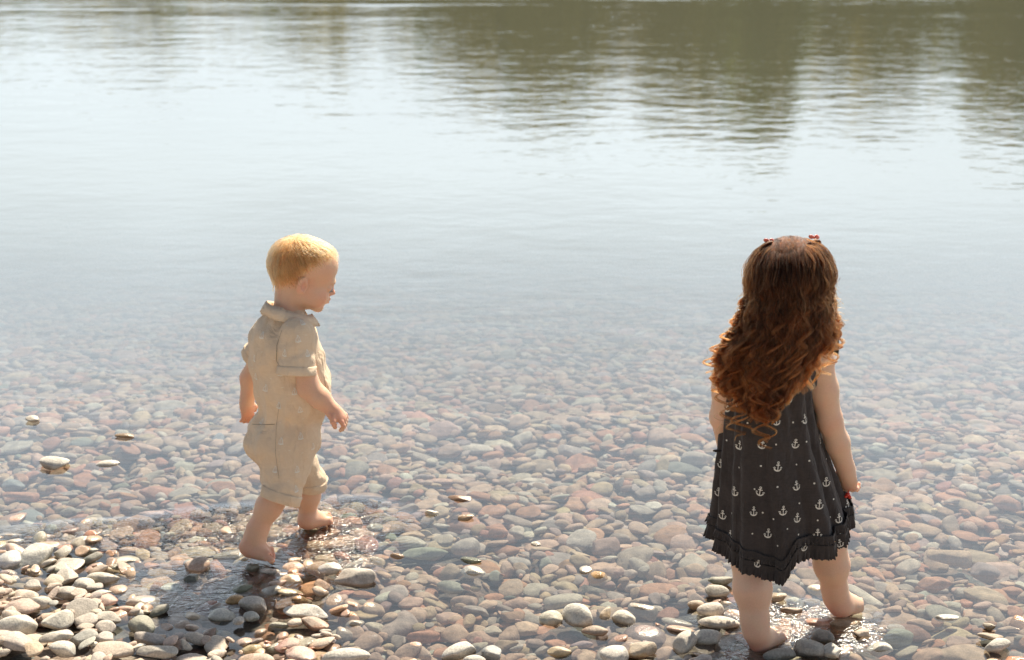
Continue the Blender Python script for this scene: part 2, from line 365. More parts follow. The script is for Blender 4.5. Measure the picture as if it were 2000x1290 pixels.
def rotm(yaw, gxx, gyy):
    cz, sz = math.cos(yaw), math.sin(yaw); n = np.array([-gxx, -gyy, 1.]); n /= np.linalg.norm(n)
    xa = np.array([cz, sz, 0]); xa = xa - n*(xa@n); xa /= np.linalg.norm(xa); ya = np.cross(n, xa)
    return np.stack([xa, ya, n], 1)
def splat(x, y, zc, a, b, c, yaw, gxx, gyy, prot=False):
    i0, j0 = cell(x-a, y-a); i1, j1 = cell(x+a, y+a); i0, j0 = max(i0, 0), max(j0, 0); i1, j1 = min(i1+1, nx), min(j1+1, ny)
    dx = Xg[i0:i1, None]-x; dy = Yg_[None, j0:j1]-y; cz, sz = math.cos(yaw), math.sin(yaw)
    u = (dx*cz+dy*sz)/a; v = (-dx*sz+dy*cz)/b; rr = u*u+v*v; m = rr < .92
    t = zc + gxx*dx + gyy*dy + c*np.sqrt(np.clip(1-rr**1.3, 0, 1))
    HM[i0:i1, j0:j1] = np.where(m, np.maximum(HM[i0:i1, j0:j1], t), HM[i0:i1, j0:j1])
    if prot: PROT[i0:i1, j0:j1] |= rr < .8
for (pr, x, y, zc, a, b, c, yaw, col, lab) in listed: splat(x, y, zc, a, b, c, yaw, 0, 0, True)
NT = 110000
u_ = rng.random(NT); yy_ = np.sqrt(u_*(9.3**2-2.25**2)+2.25**2); xx_ = (rng.random(NT)*2-1)*(.385*yy_*1.05+.35)
order = np.concatenate([np.arange(NT)])
sz_ = np.clip(np.exp(rng.normal(math.log(.0215), .42, NT)), .009, .058)
sz_[:6500] = np.clip(np.exp(rng.normal(math.log(.031), .28, 6500)), .022, .062)
sz_ = np.where(yy_ > 5.2, np.maximum(sz_, .021+.002*(yy_-5.2)), sz_)
rb = rng.uniform(.52, .95, NT); rc = rng.uniform(.22, .46, NT); yaw_ = rng.normal(0, .8, NT); ck = rng.choice(len(FILL), NT, p=FILLW); pi_ = rng.integers(NPROTO, size=NT)
cj = rng.normal(size=(NT, 4))
for k in range(NT):
    x, y, a = xx_[k], yy_[k], sz_[k]
    i, j = cell(x, y)
    if not (4 < i < nx-4 and 4 < j < ny-4): continue
    tg = TG[i, j]; h0 = HM[i, j]; a = a*.78 if tg > .004 else a
    if h0 > tg - .007 or PROT[i, j]: continue
    b = a*rb[k]; c = a*rc[k]*(1 if a < .035 else .8); yaw = yaw_[k]
    r = a*.62; i0, j0 = cell(x-r, y-r*.7); i1, j1 = cell(x+r, y+r*.7); S = HM[max(i0,0):i1+1, max(j0,0):j1+1]
    if PROT[max(i0,0):i1+1, max(j0,0):j1+1].mean() > .12: continue
    mu = S.mean(); n0, n1 = S.shape
    gxx = (S[-1].mean()-S[0].mean())/(n0*HS) if n0 > 1 else 0; gyy = (S[:, -1].mean()-S[:, 0].mean())/(n1*HS) if n1 > 1 else 0
    gxx = max(-.45, min(.45, gxx*.6)); gyy = max(-.45, min(.45, gyy*.6))
    zc = max(mu + c*.45, S.max() - c*.55)
    if zc + c > tg + .010 + .35*c: continue
    splat(x, y, zc, a*.97, b*.97, c, yaw, gxx, gyy)
    col = np.array(PAL[FILL[ck[k]]])*(1+.13*cj[k, 0]) + .012*cj[k, 1:4]
    placed.append((int(pi_[k]), x, y, zc, a, b, c, rotm(yaw, gxx, gyy), np.clip(col, .035, .7)))
print('pebbles placed', len(placed), time.time()-T0)

# ------------------------------------------------------------------ riverbed sheet, pebbles
m, nt, b, out = new_mat('riverbed_gravel')
g_ = nn(nt, 'ShaderNodeNewGeometry')
vo = nn(nt, 'ShaderNodeTexVoronoi'); vo.inputs['Scale'].default_value = 18; lk(nt, g_.outputs['Position'], vo.inputs['Vector'])
cr = nn(nt, 'ShaderNodeValToRGB'); cr.color_ramp.elements[0].color = (.30, .18, .14, 1); cr.color_ramp.elements[1].color = (.26, .26, .23, 1)
e = cr.color_ramp.elements.new(.5); e.color = (.36, .28, .22, 1)
spc = nn(nt, 'ShaderNodeSeparateColor'); lk(nt, vo.outputs['Color'], spc.inputs[0]); lk(nt, spc.outputs[0], cr.inputs[0])
ed = maprange(nt, vo.outputs['Distance'], .2, .75, 1, .5); c0 = mixc(nt, 1.0, cr.outputs[0], ed, 'MULTIPLY')
n5 = noise_n(nt, 160, 4, g_.outputs['Position']); c0 = mixc(nt, 1.0, c0, maprange(nt, n5.outputs[0], .3, .7, .5, 1.1), 'MULTIPLY')
sz_s = nn(nt, 'ShaderNodeSeparateXYZ'); lk(nt, g_.outputs['Position'], sz_s.inputs[0]); c0 = mixc(nt, maprange(nt, sz_s.outputs[1], 1.0, 2.0, .75, 0), c0, (.56, .50, .42)); lk(nt, c0, b.inputs['Base Color']); b.inputs['Roughness'].default_value = .8; b.inputs['Specular IOR Level'].default_value = .1  # unseen dry bank behind the camera, paled to bounce light onto the figures
inv = mth(nt, 'MULTIPLY', vo.outputs['Distance'], -1.0); lk(nt, bump(nt, inv, .02), b.inputs['Normal'])
M_BED = m
def bed_height(x, y):
    i = np.clip(((x-HX0)/HS).astype(int), 0, nx-1); j = np.clip(((y-HY0)/HS).astype(int), 0, ny-1)
    h = TG[i, j] - .030
    far = -.03 - .25 - (y-4.9)*.10; h = np.where(y > 9.4, far, h)
    edge = (np.abs(x) > 3.85) & (y <= 9.4)
    h = np.where(y < 2.05, TG[i, 10]-.03+(2.05-y)*.09, h)
    return np.maximum(h, -2.0)
def grid_sheet(xs, ys, zf):
    X, Yy = np.meshgrid(xs, ys, indexing='ij'); Z = zf(X, Yy); V = np.stack([X, Yy, Z], -1).reshape(-1, 3)
    n, m_ = X.shape; idx = np.arange(n*m_).reshape(n, m_)
    F = np.stack([idx[:-1, :-1], idx[1:, :-1], idx[1:, 1:], idx[:-1, 1:]], -1).reshape(-1, 4); return V, F
xs = np.concatenate([np.linspace(-90, -5, 20), np.arange(-4.2, 4.21, .03), np.linspace(5, 90, 20)])
ys = np.concatenate([np.linspace(-12, 1.5, 12), np.arange(1.8, 9.7, .03), np.linspace(10.2, 84, 50)])
V, F = grid_sheet(xs, ys, bed_height)
# the ground the far bank stands on
bed = mesh_np('riverbed', V, F, M_BED); tag(bed, 'stony riverbed of small wet gravel under the clear water', kind='structure')

vis = []
for k, (pr, x, y, zc, a, b_, c, R, col) in enumerate(placed):
    px, py, f = proj((x, y, zc)); i, j = cell(x, y)
    if -20 < px < 2020 and py < 1300 and HM[i, j] < zc + c + .004: vis.append((a*math.sqrt(b_/a)/f, k))
vis.sort(reverse=True); single = set(k for _, k in vis[:292])
protomesh = {}
def proto_mesh(pr, lev=3):
    if (pr, lev) not in protomesh:
        V0, F0 = ((P3[pr], F3) if lev == 3 else (P4[pr], F4)); me = bpy.data.meshes.new('pebble'); me.from_pydata(V0.tolist(), [], F0.tolist()); me.shade_smooth(); me.materials.append(M_ST_OBJ); protomesh[(pr, lev)] = me
    return protomesh[(pr, lev)]
bufs = {2: [[], [], []], 3: [[], [], []]}
cnt = {2: 0, 3: 0}
for k, (pr, x, y, zc, a, b_, c, R, col) in enumerate(placed):
    if k in single:
        o = bpy.data.objects.new('pebble', proto_mesh(pr)); COL.objects.link(o); o.parent = bed
        M = Matrix.Identity(4)
        for ii in range(3):
            for jj in range(3): M[ii][jj] = R[ii][jj]*(a, b_, c)[jj]
        M.translation = (x, y, zc); o.matrix_local = M; o.color = (*col, 1); continue
    L = 3 if ((y < 3.3 and a > .017) or (y < 4.0 and a > .027)) else 2
    V0 = (P3 if L == 3 else P2)[pr]
    bufs[L][0].append((V0*np.array([a, b_, c]))@R.T + np.array([x, y, zc])); bufs[L][1].append(col)
for L, Fx in ((2, F2), (3, F3)):
    Vs = bufs[L][0]; n = len(Vs); nv = len(Vs[0]); V = np.concatenate(Vs)
    F = (Fx[None] + (np.arange(n)*nv)[:, None, None]).reshape(-1, 3)
    o = mesh_np('pebbles', V, F, M_ST_ATT, bed); tag(o, kind='stuff')
    at = o.data.attributes.new('tint', 'FLOAT_COLOR', 'POINT'); cc = np.ones((n, nv, 4), np.float32); cc[:, :, :3] = np.array(bufs[L][1])[:, None]; cc[:, :, 3] = rng.random(n)[:, None]
    at.data.foreach_set('color', cc.ravel())
    print('level', L, n, 'stones', len(F), 'tris')
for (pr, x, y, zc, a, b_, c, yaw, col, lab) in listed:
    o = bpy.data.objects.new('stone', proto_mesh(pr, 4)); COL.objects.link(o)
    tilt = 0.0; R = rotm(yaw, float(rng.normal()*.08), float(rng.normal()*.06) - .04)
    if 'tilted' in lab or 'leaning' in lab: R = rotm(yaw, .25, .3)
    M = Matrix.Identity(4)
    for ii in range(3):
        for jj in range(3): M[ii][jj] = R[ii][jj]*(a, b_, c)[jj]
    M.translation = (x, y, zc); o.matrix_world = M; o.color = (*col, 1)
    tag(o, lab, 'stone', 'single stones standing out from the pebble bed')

# ------------------------------------------------------------------ water
m = bpy.data.materials.new('water'); m.use_nodes = True; nt = m.node_tree; nt.nodes.clear()
g_ = nn(nt, 'ShaderNodeNewGeometry'); pos = g_.outputs['Position']; sep = nn(nt, 'ShaderNodeSeparateXYZ'); lk(nt, pos, sep.inputs[0])
def mp(scale, rot=0):
    n = nn(nt, 'ShaderNodeMapping'); n.inputs['Scale'].default_value = scale; n.inputs['Rotation'].default_value = (0, 0, rot); lk(nt, pos, n.inputs[0]); return n.outputs[0]
wA = noise_n(nt, 1.0, 2, mp((3.0, 5.0, 1), .05)); wB = noise_n(nt, 1.0, 3, mp((8, 14, 1), -.06)); wC = noise_n(nt, 1.0, 2, mp((.35, 1.1, 1), .12)); wD = noise_n(nt, 1.0, 2, mp((9, 34, 1), .1))
ampF = maprange(nt, sep.outputs[1], 3.6, 9.0, .16, 1.0); ampT = maprange(nt, sep.outputs[1], 13.5, 17.5, 0, 1.0, True)
h = mth(nt, 'MULTIPLY', wA.outputs[0], .0045); h = mth(nt, 'ADD', h, mth(nt, 'MULTIPLY', wB.outputs[0], .0012)); h = mth(nt, 'ADD', h, mth(nt, 'MULTIPLY', wC.outputs[0], .006))
h = mth(nt, 'MULTIPLY', h, ampF)
h = mth(nt, 'ADD', h, mth(nt, 'MULTIPLY', wD.outputs[0], .00042))
wE = noise_n(nt, 1.0, 3, mp((1.0, 3.0, 1), 0)); band = maprange(nt, noise_n(nt, 1.0, 2, mp((.12, .9, 1), .03)).outputs[0], .42, .6, .2, 1.0)
h = mth(nt, 'ADD', h, mth(nt, 'MULTIPLY', mth(nt, 'MULTIPLY', wE.outputs[0], ampT), mth(nt, 'MULTIPLY', band, .022)))
# choppy patches where the feet stir the shallows
def patch(cx, cy, rx, ry, rot=0.):
    cs, sn = math.cos(rot), math.sin(rot)
    dx = mth(nt, 'SUBTRACT', sep.outputs[0], cx); dy = mth(nt, 'SUBTRACT', sep.outputs[1], cy)
    u = mth(nt, 'ADD', mth(nt, 'MULTIPLY', dx, cs/rx), mth(nt, 'MULTIPLY', dy, sn/rx)); v = mth(nt, 'ADD', mth(nt, 'MULTIPLY', dx, -sn/ry), mth(nt, 'MULTIPLY', dy, cs/ry))
    return maprange(nt, mth(nt, 'ADD', mth(nt, 'MULTIPLY', u, u), mth(nt, 'MULTIPLY', v, v)), .0, 1.3, 1.0, 0.0, True)
pk = None
for (px, py, rx, ry, ro, am) in ((500, 1035, .42, .16, .1, 1.), (290, 1045, .42, .10, 0, .8), (640, 1055, .13, .26, .3, 1.2), (620, 1040, .12, .1, 0, .9), (400, 1150, .28, .16, 0, .4), (1545, 1225, .24, .14, 0, .55), (1480, 1270, .16, .1, 0, .6), (670, 1000, .16, .1, 0, .5)):
    q = G(px, py); v = mth(nt, 'MULTIPLY', patch(q[0], q[1], rx, ry, ro), am); pk = v if pk is None else mth(nt, 'MAXIMUM', pk, v)
f1 = noise_n(nt, 1.0, 3, mp((34, 60, 1), .3), .6); f2 = noise_n(nt, 1.0, 2, mp((90, 130, 1), -.4))
hf = mth(nt, 'ADD', mth(nt, 'MULTIPLY', f1.outputs[0], .0110), mth(nt, 'MULTIPLY', f2.outputs[0], .0036)); h = mth(nt, 'ADD', h, mth(nt, 'MULTIPLY', hf, pk))
for (px, py, amp_, rad_) in ((775, 1043, .00012, .13), (600, 1045, .00035, .24)):
    q = G(px, py); dx = mth(nt, 'SUBTRACT', sep.outputs[0], float(q[0])); dy = mth(nt, 'SUBTRACT', sep.outputs[1], float(q[1]))
    rr = mth(nt, 'SQRT', mth(nt, 'ADD', mth(nt, 'MULTIPLY', dx, dx), mth(nt, 'MULTIPLY', dy, dy)))
    h = mth(nt, 'ADD', h, mth(nt, 'MULTIPLY', mth(nt, 'SINE', mth(nt, 'MULTIPLY', rr, 420)), maprange(nt, rr, .02, rad_, amp_, 0, True)))
nrm = bump(nt, h, 1.0)
fr = nn(nt, 'ShaderNodeFresnel'); fr.inputs[0].default_value = 1.48; lk(nt, nrm, fr.inputs['Normal'])
gl = nn(nt, 'ShaderNodeBsdfGlossy'); lk(nt, mth(nt, 'ADD', mth(nt, 'MULTIPLY', pk, .10), .04), gl.inputs['Roughness']); lk(nt, nrm, gl.inputs['Normal'])
tr = nn(nt, 'ShaderNodeBsdfTransparent'); tr.inputs[0].default_value = (.95, .97, .96, 1)
df = nn(nt, 'ShaderNodeBsdfDiffuse'); df.inputs[0].default_value = (.150, .152, .100, 1)
body = nn(nt, 'ShaderNodeMixShader'); lk(nt, tr.outputs[0], body.inputs[1]); lk(nt, df.outputs[0], body.inputs[2])
lk(nt, maprange(nt, sep.outputs[1], 3.6, 8.0, .02, .88, True), body.inputs[0])
mx = nn(nt, 'ShaderNodeMixShader'); lk(nt, mth(nt, 'MULTIPLY', mth(nt, 'SUBTRACT', 1.0, mth(nt, 'EXPONENT', mth(nt, 'MULTIPLY', mth(nt, 'POWER', fr.outputs[0], 1.3), -8.2))), .60), mx.inputs[0]); lk(nt, body.outputs[0], mx.inputs[1]); lk(nt, gl.outputs[0], mx.inputs[2])
out = nn(nt, 'ShaderNodeOutputMaterial'); lk(nt, mx.outputs[0], out.inputs[0]); M_WATER = m
V, F = grid_sheet(np.array([-90., -5, 5, 90]), np.array([.9, 3, 6, 12, 20, 40, 79.]), lambda x, y: x*0)
wt = mesh_np('water', V, F, M_WATER, smooth=False); tag(wt, 'calm clear river water reflecting a pale sky and the trees opposite', kind='structure')

# ------------------------------------------------------------------ far bank and its wood (seen mirrored in the water)
m, nt, b, out = new_mat('bank_earth'); b.inputs['Base Color'].default_value = (.10, .10, .05, 1); b.inputs['Roughness'].default_value = 1
V, F = grid_sheet(np.linspace(-160, 160, 60), np.array([77., 79, 82, 90, 120]), lambda x, y: -.3 + np.clip(y-78, 0, 4)*.55 + .3*np.sin(x*.3) + (y > 100)*2.0)
tag(mesh_np('far_bank', V, F, m), 'low grassy far bank of the river', kind='structure')
m, nt, b, out = new_mat('wood_foliage')
at = nn(nt, 'ShaderNodeAttribute', attribute_name='tint'); lk(nt, at.outputs['Color'], b.inputs['Base Color']); b.inputs['Roughness'].default_value = .9; b.inputs['Specular IOR Level'].default_value = .1
tl = nn(nt, 'ShaderNodeBsdfTranslucent'); lk(nt, mixc(nt, 1.0, at.outputs['Color'], (1.9, 1.7, 1.0), 'MULTIPLY'), tl.inputs[0]); mxs = nn(nt, 'ShaderNodeMixShader'); mxs.inputs[0].default_value = .5; lk(nt, b.outputs[0], mxs.inputs[1]); lk(nt, tl.outputs[0], mxs.inputs[2]); lk(nt, mxs.outputs[0], out.inputs[0])
PROF = [(-400,90),(0,35),(120,50),(200,85),(300,75),(380,35),(450,35),(560,85),(625,105),(645,115),(665,85),(720,60),(850,130),(950,190),(1030,225),(1130,215),(1180,190),(1230,150),(1290,215),(1380,235),(1450,240),(1500,275),(1550,270),(1580,185),(1640,180),(1720,210),(1790,190),(1850,160),(1910,160),(1950,230),(2050,270),(2200,230),(2500,180)]
pxs, pys = zip(*PROF); tv, tf, tc = [], [], []; q = 0
def quad(c, s, col):
    global q
    n1 = rng.normal(size=3); n1 /= np.linalg.norm(n1); n2 = np.cross(n1, rng.normal(size=3)); n2 /= np.linalg.norm(n2)
    tv.extend([c-n1*s-n2*s*.7, c+n1*s-n2*s*.7, c+n1*s+n2*s*.7, c-n1*s+n2*s*.7]); tf.append((q, q+1, q+2, q+3)); tc.extend([col]*4); q += 4
for k in range(190):
    px = -300 + 2700*k/190 + random.uniform(-8, 8); Yt = random.uniform(80, 86); x = (px-1000)/FPX*(Yt*cp+.5)
    pyb = np.interp(px, pxs, pys) + random.uniform(-22, 6); e = PITCH + math.atan((pyb-645)/FPX); H = Yt*math.tan(e) - 1.7; H = max(H, 3.5)
    olive = px > 820; base = np.array([.27, .235, .085]) if olive else np.array([.26, .24, .13])
    if random.random() < .25: base = np.array([.16, .20, .075])
    if 1195 < px < 1260: base = np.array([.36, .31, .17])
    wd = random.uniform(1.0, 1.9) if H > 6 else 2.2
    nlf = int((300 if olive else 150)*H/10)
    for _ in range(nlf):
        zf = random.random()**.8; r = wd*(1 - zf**2.2)*random.random()**.5 + .25; th = random.uniform(0, 6.28)
        quad(np.array([x + r*math.cos(th), Yt + r*math.sin(th), .6 + zf*(H-.6)]), random.uniform(.18, .42), base*random.uniform(.6, 1.35))
    tpr = .16
    for s_ in range(5):
        a0, a1 = s_*1.2566, (s_+1)*1.2566
        tv.extend([np.array([x+tpr*math.cos(a0), Yt+tpr*math.sin(a0), 0]), np.array([x+tpr*math.cos(a1), Yt+tpr*math.sin(a1), 0]), np.array([x+.05*math.cos(a1), Yt+.05*math.sin(a1), H*.9]), np.array([x+.05*math.cos(a0), Yt+.05*math.sin(a0), H*.9])])
        tf.append((q, q+1, q+2, q+3)); tc.extend([np.array([.12, .09, .06])]*4); q += 4
for k in range(5200):                       # undergrowth along the far waterline
    px = random.uniform(-300, 2400); x = (px-1000)/FPX*75; quad(np.array([x, random.uniform(78.5, 80.5), random.uniform(.1, 2.6)]), random.uniform(.3, .6), np.array([.11, .19, .10])*random.uniform(.6, 1.3))
o = mesh_np('treeline', np.array(tv), np.array(tf), m, smooth=False); tag(o, 'wood of olive and brown trees along the far bank, mirrored in the water', kind='stuff')
at = o.data.attributes.new('tint', 'FLOAT_COLOR', 'POINT'); cc = np.ones((len(tc), 4), np.float32); cc[:, :3] = np.array(tc); at.data.foreach_set('color', cc.ravel())
print('setting', time.time()-T0)
#FIGURES
# ------------------------------------------------------------------ solid modelling by distance fields (for bodies and clothes)
def V3(*a): return np.array(a, float)
class Field:
    def __init__(s, lo, hi, h):
        s.lo = np.array(lo, float); s.h = h; s.n = np.ceil((np.array(hi)-s.lo)/h).astype(int)+1
        s.D = np.full(s.n, .5, np.float32)
    def region(s, lo, hi, pad):
        a = np.clip(np.floor((np.array(lo)-pad-s.lo)/s.h).astype(int), 0, s.n-1); b = np.clip(np.ceil((np.array(hi)+pad-s.lo)/s.h).astype(int)+1, 1, s.n)
        sl = tuple(slice(int(a[i]), int(max(b[i], a[i]+1))) for i in range(3))
        X = [(s.lo[i] + s.h*np.arange(sl[i].start, sl[i].stop)).astype(np.float32).reshape([-1 if j == i else 1 for j in range(3)]) for i in range(3)]
        return sl, X
    def put(s, sl, d, k, op):
        A = s.D[sl]
        if op == 'add': hh = np.maximum(k-np.abs(A-d), 0)/max(k, 1e-6); s.D[sl] = np.minimum(A, d) - hh*hh*k*.25
        else: B = -d; hh = np.maximum(k-np.abs(A-B), 0)/max(k, 1e-6); s.D[sl] = np.maximum(A, B) + hh*hh*k*.25
    def cap(s, a, b, ra, rb, k=.01, op='add', flat=None):
        """tapered capsule; flat = (axis, factor) squashes it along a unit axis"""
        a = np.array(a, float); b = np.array(b, float); R = max(ra, rb)
        sl, X = s.region(np.minimum(a, b)-R, np.maximum(a, b)+R, k+3*s.h)
        ab = b-a; L2 = max(ab@ab, 1e-9); p = [X[i]-a[i] for i in range(3)]
        t = np.clip((p[0]*ab[0]+p[1]*ab[1]+p[2]*ab[2])/L2, 0, 1); q = [p[i]-t*ab[i] for i in range(3)]
        l2 = q[0]**2+q[1]**2+q[2]**2
        if flat is not None:
            ax, f = flat; dd = q[0]*ax[0]+q[1]*ax[1]+q[2]*ax[2]; l2 = l2 + dd*dd*(1/f**2-1)
        s.put(sl, np.sqrt(l2)-(ra+(rb-ra)*t), k, op)
    def chain(s, pts, rs, k=.01, **kw):
        for i in range(len(pts)-1): s.cap(pts[i], pts[i+1], rs[i], rs[i+1], k, **kw)
    def ell(s, c, r, R=None, k=.01, op='add'):
        c = np.array(c, float); r = np.array(r, float); R = np.eye(3) if R is None else np.array(R); m = r.max()
        sl, X = s.region(c-m, c+m, k+3*s.h); p = [X[i]-c[i] for i in range(3)]
        q = [p[0]*R[0, i]+p[1]*R[1, i]+p[2]*R[2, i] for i in range(3)]
        k0 = np.sqrt(sum((q[i]/r[i])**2 for i in range(3))); k1 = np.sqrt(sum((q[i]/r[i]**2)**2 for i in range(3)))
        s.put(sl, k0*(k0-1)/np.maximum(k1, 1e-6), k, op)
    def nets(s):
        D = s.D; S = D < 0; c = None
        sh = tuple(np.array(D.shape)-1); cnt = np.zeros(sh, np.int8)
        cor = [(i, j, k) for i in (0, 1) for j in (0, 1) for k in (0, 1)]
        for (i, j, k) in cor: cnt += S[i:i+sh[0], j:j+sh[1], k:k+sh[2]]
        act = (cnt > 0) & (cnt < 8); I = np.argwhere(act); idx = np.full(sh, -1, np.int32); idx[act] = np.arange(len(I))
        acc = np.zeros((len(I), 3)); num = np.zeros(len(I))
        for ax in range(3):
            for o1 in (0, 1):
                for o2 in (0, 1):
                    oa = [0, 0, 0]; others = [q for q in range(3) if q != ax]; oa[others[0]] = o1; oa[others[1]] = o2; ob = list(oa); ob[ax] = 1
                    da = D[I[:, 0]+oa[0], I[:, 1]+oa[1], I[:, 2]+oa[2]]; db = D[I[:, 0]+ob[0], I[:, 1]+ob[1], I[:, 2]+ob[2]]
                    m = (da < 0) != (db < 0); t = np.where(m, da/np.where(m, da-db, 1), 0)
                    pt = np.tile(np.array(oa, float), (len(I), 1)); pt[:, ax] = t
                    acc += pt*m[:, None]; num += m
        V = (I + acc/num[:, None])*s.h + s.lo; F = []
        for ax in range(3):
            u, v = (ax+1) % 3, (ax+2) % 3
            A = np.take(S, range(0, S.shape[ax]-1), ax); B = np.take(S, range(1, S.shape[ax]), ax)
            E = np.argwhere(A != B); e = E[(E[:, u] > 0) & (E[:, v] > 0) & (E[:, u] < D.shape[u]-1) & (E[:, v] < D.shape[v]-1)]
            ins = A[e[:, 0], e[:, 1], e[:, 2]]
            def cellix(du, dv):
                q = e.copy(); q[:, u] -= du; q[:, v] -= dv; return idx[q[:, 0], q[:, 1], q[:, 2]]
            f = np.stack([cellix(1, 1), cellix(0, 1), cellix(0, 0), cellix(1, 0)], 1); f[~ins] = f[~ins][:, ::-1]; F.append(f)
        return V, np.concatenate(F)
def unit(v): v = np.array(v, float); return v/np.linalg.norm(v)
def frame(x, up_=(0, 0, 1)):
    x = unit(x); y = unit(np.cross(up_, x)); z = np.cross(x, y); return np.stack([x, y, z], 1)
def lap(V, F, it=2, lam=.5):
    n = len(V)
    for _ in range(it):
        S = np.zeros_like(V); c = np.zeros(n)
        for a, b in ((0, 1), (1, 2), (2, 3), (3, 0)):
            for q, r in ((a, b), (b, a)):
                for d in range(3): S[:, d] += np.bincount(F[:, q], V[F[:, r], d], n)
                c += np.bincount(F[:, q], minlength=n)
        V = V + lam*(S/np.maximum(c, 1)[:, None]-V)
    return V

def hand(F, wrist, d, side, s=1.0, curl=.5, k=.004, spread=.1, grip=False, thumb_side=1):
    """wrist point, d finger direction, side = direction across the palm towards the thumb; palm normal = bend side"""
    d = unit(d); side = unit(side - d*(side@d)); n = np.cross(d, side)*thumb_side
    W = .021*s; L = .036*s
    c = wrist + d*L*.55
    F.ell(c, (L*.72, W*1.02, .0115*s), np.stack([d, side, n], 1), k=.010)
    F.cap(wrist-d*.012*s, wrist+d*.008*s, .0145*s, .0145*s, .012)
    F.ell(wrist + d*L*.35 + side*W*.7 + n*.004*s, (.016*s, .010*s, .010*s), np.stack([d, side, n], 1), k=.008)
    for i, (o, ln) in enumerate(((.78, .92), (.27, 1.0), (-.25, .94), (-.74, .76))):
        b0 = wrist + d*L*(1.08-.06*abs(o)) + side*W*o*.92; dd = unit(d + side*o*spread); l = .0135*s*ln; r = .0056*s
        ang = 0; p = b0; pts = [p-dd*.006*s, p]; rs = [r*1.05, r*1.03]
        for j, cu in enumerate((curl*(.8+.1*i), curl*1.15, curl*.8)):
            ang += cu; q = p + (dd*math.cos(ang) + n*math.sin(ang))*l*(1, .8, .66)[j]; pts.append(q); rs.append(r*(.97, .92, .82)[j]); p = q
        F.chain(pts, rs, .0022*s)
    b0 = wrist + d*L*.3 + side*W*.95; t1 = unit(side*.75+d*.8+n*.35); t2 = unit(side*.15+d*.9+n*.6) if not grip else unit(-side*.35+d*.55+n*.9)
    p1 = b0+t1*.013*s; p2 = p1+t2*.015*s
    F.chain([b0, p1, p2], [.0085*s, .0070*s, .0058*s], .004*s)
def foot(F, ank, heel, toe, s=1.0, left=1, r_ank=.024, lift=0.0):
    """ank: ankle centre, heel: heel-bottom point, toe: tip-bottom point on the ground line. left: +1 if the big toe is on the -y side of the foot frame"""
    ax = unit(toe-heel); L = np.linalg.norm(toe-heel); R = frame(ax); y = R[:, 1]; z = R[:, 2]
    F.ell(heel + ax*.16*L + z*.021*s, (.0225*s, .0200*s, .0220*s), R, k=.010)
    F.cap(ank, heel + ax*.2*L + z*.026*s, r_ank, .021*s, .016)
    F.cap(ank + ax*.008, heel + ax*.52*L + z*.021*s, r_ank*.9, .0175*s, .022)
    for o in (-1, 1): F.cap(heel + ax*.24*L + z*.016*s + y*o*.007*s, heel + ax*.74*L + z*.0125*s + y*o*.0165*s, .0165*s, .0118*s, .010)
    F.cap(heel + ax*.5*L + z*.017*s - y*left*.008*s, heel + ax*.76*L + z*.0135*s - y*left*.012*s, .016*s, .012*s, .010)
    for o in (-1, 1): F.ell(ank + y*o*r_ank*.78 - z*.004, (.008*s, .006*s, .008*s), R, k=.008)
    tr = (.0098, .0074, .0070, .0066, .0062); pos_ = (-1.16, -.46, .13, .68, 1.17); ext = (1.0, .985, .94, .885, .82)
    for i in range(5):
        yy = y*pos_[i]*left*.021*s; base = heel + ax*.76*L + z*.0115*s + yy; tip = heel + ax*(ext[i]*L-.006*s) + z*.0085*s + yy*1.06
        mid = (base+tip)/2 + z*.0025*s; F.chain([base, mid, tip], [tr[i]*.85*s, tr[i]*.78*s, tr[i]*.9*s], .0006*s)
        if i: F.cap((mid+pm_)/2 + z*.006*s, (tip+pt_)/2 + z*.004*s + ax*.006, .0026*s, .0034*s, .002, 'sub')
        pm_, pt_ = mid, tip

# ------------------------------------------------------------------ people materials
def skin_mat(name, base, blush, gold=(.55, .33, .13)):
    m, nt, b, out = new_mat(name)
    at = nn(nt, 'ShaderNodeAttribute', attribute_name='blush')
    sepc = nn(nt, 'ShaderNodeSeparateColor'); lk(nt, at.outputs['Color'], sepc.inputs[0])
    g = nn(nt, 'ShaderNodeNewGeometry'); n1 = noise_n(nt, 28, 4, g.outputs['Position']); n2 = noise_n(nt, 420, 3, g.outputs['Position'])
    f = mth(nt, 'MINIMUM', mth(nt, 'ADD', sepc.outputs[0], maprange(nt, n1.outputs[0], .42, .72, 0, .28)), 1.0)
    c = mixc(nt, f, base, blush); c = mixc(nt, sepc.outputs[1], c, (.50, .13, .11)); c = mixc(nt, sepc.outputs[2], c, gold)
    c = mixc(nt, 1.0, c, maprange(nt, n2.outputs[0], .3, .7, .95, 1.05), 'MULTIPLY')
    lk(nt, c, b.inputs['Base Color']); b.inputs['Roughness'].default_value = .5
    b.inputs['Subsurface Weight'].default_value = .35; b.inputs['Subsurface Radius'].default_value = (1, .35, .2); b.inputs['Subsurface Scale'].default_value = .008
    b.inputs['Specular IOR Level'].default_value = .4
    lk(nt, bump(nt, n2.outputs[0], .0003, .5), b.inputs['Normal'])
    return m
SKIN_B = skin_mat('fair_skin_toddler', (.74, .46, .31), (.76, .33, .21)); SKIN_G = skin_mat('fair_skin_girl', (.72, .47, .33), (.74, .37, .25), (.15, .055, .02))
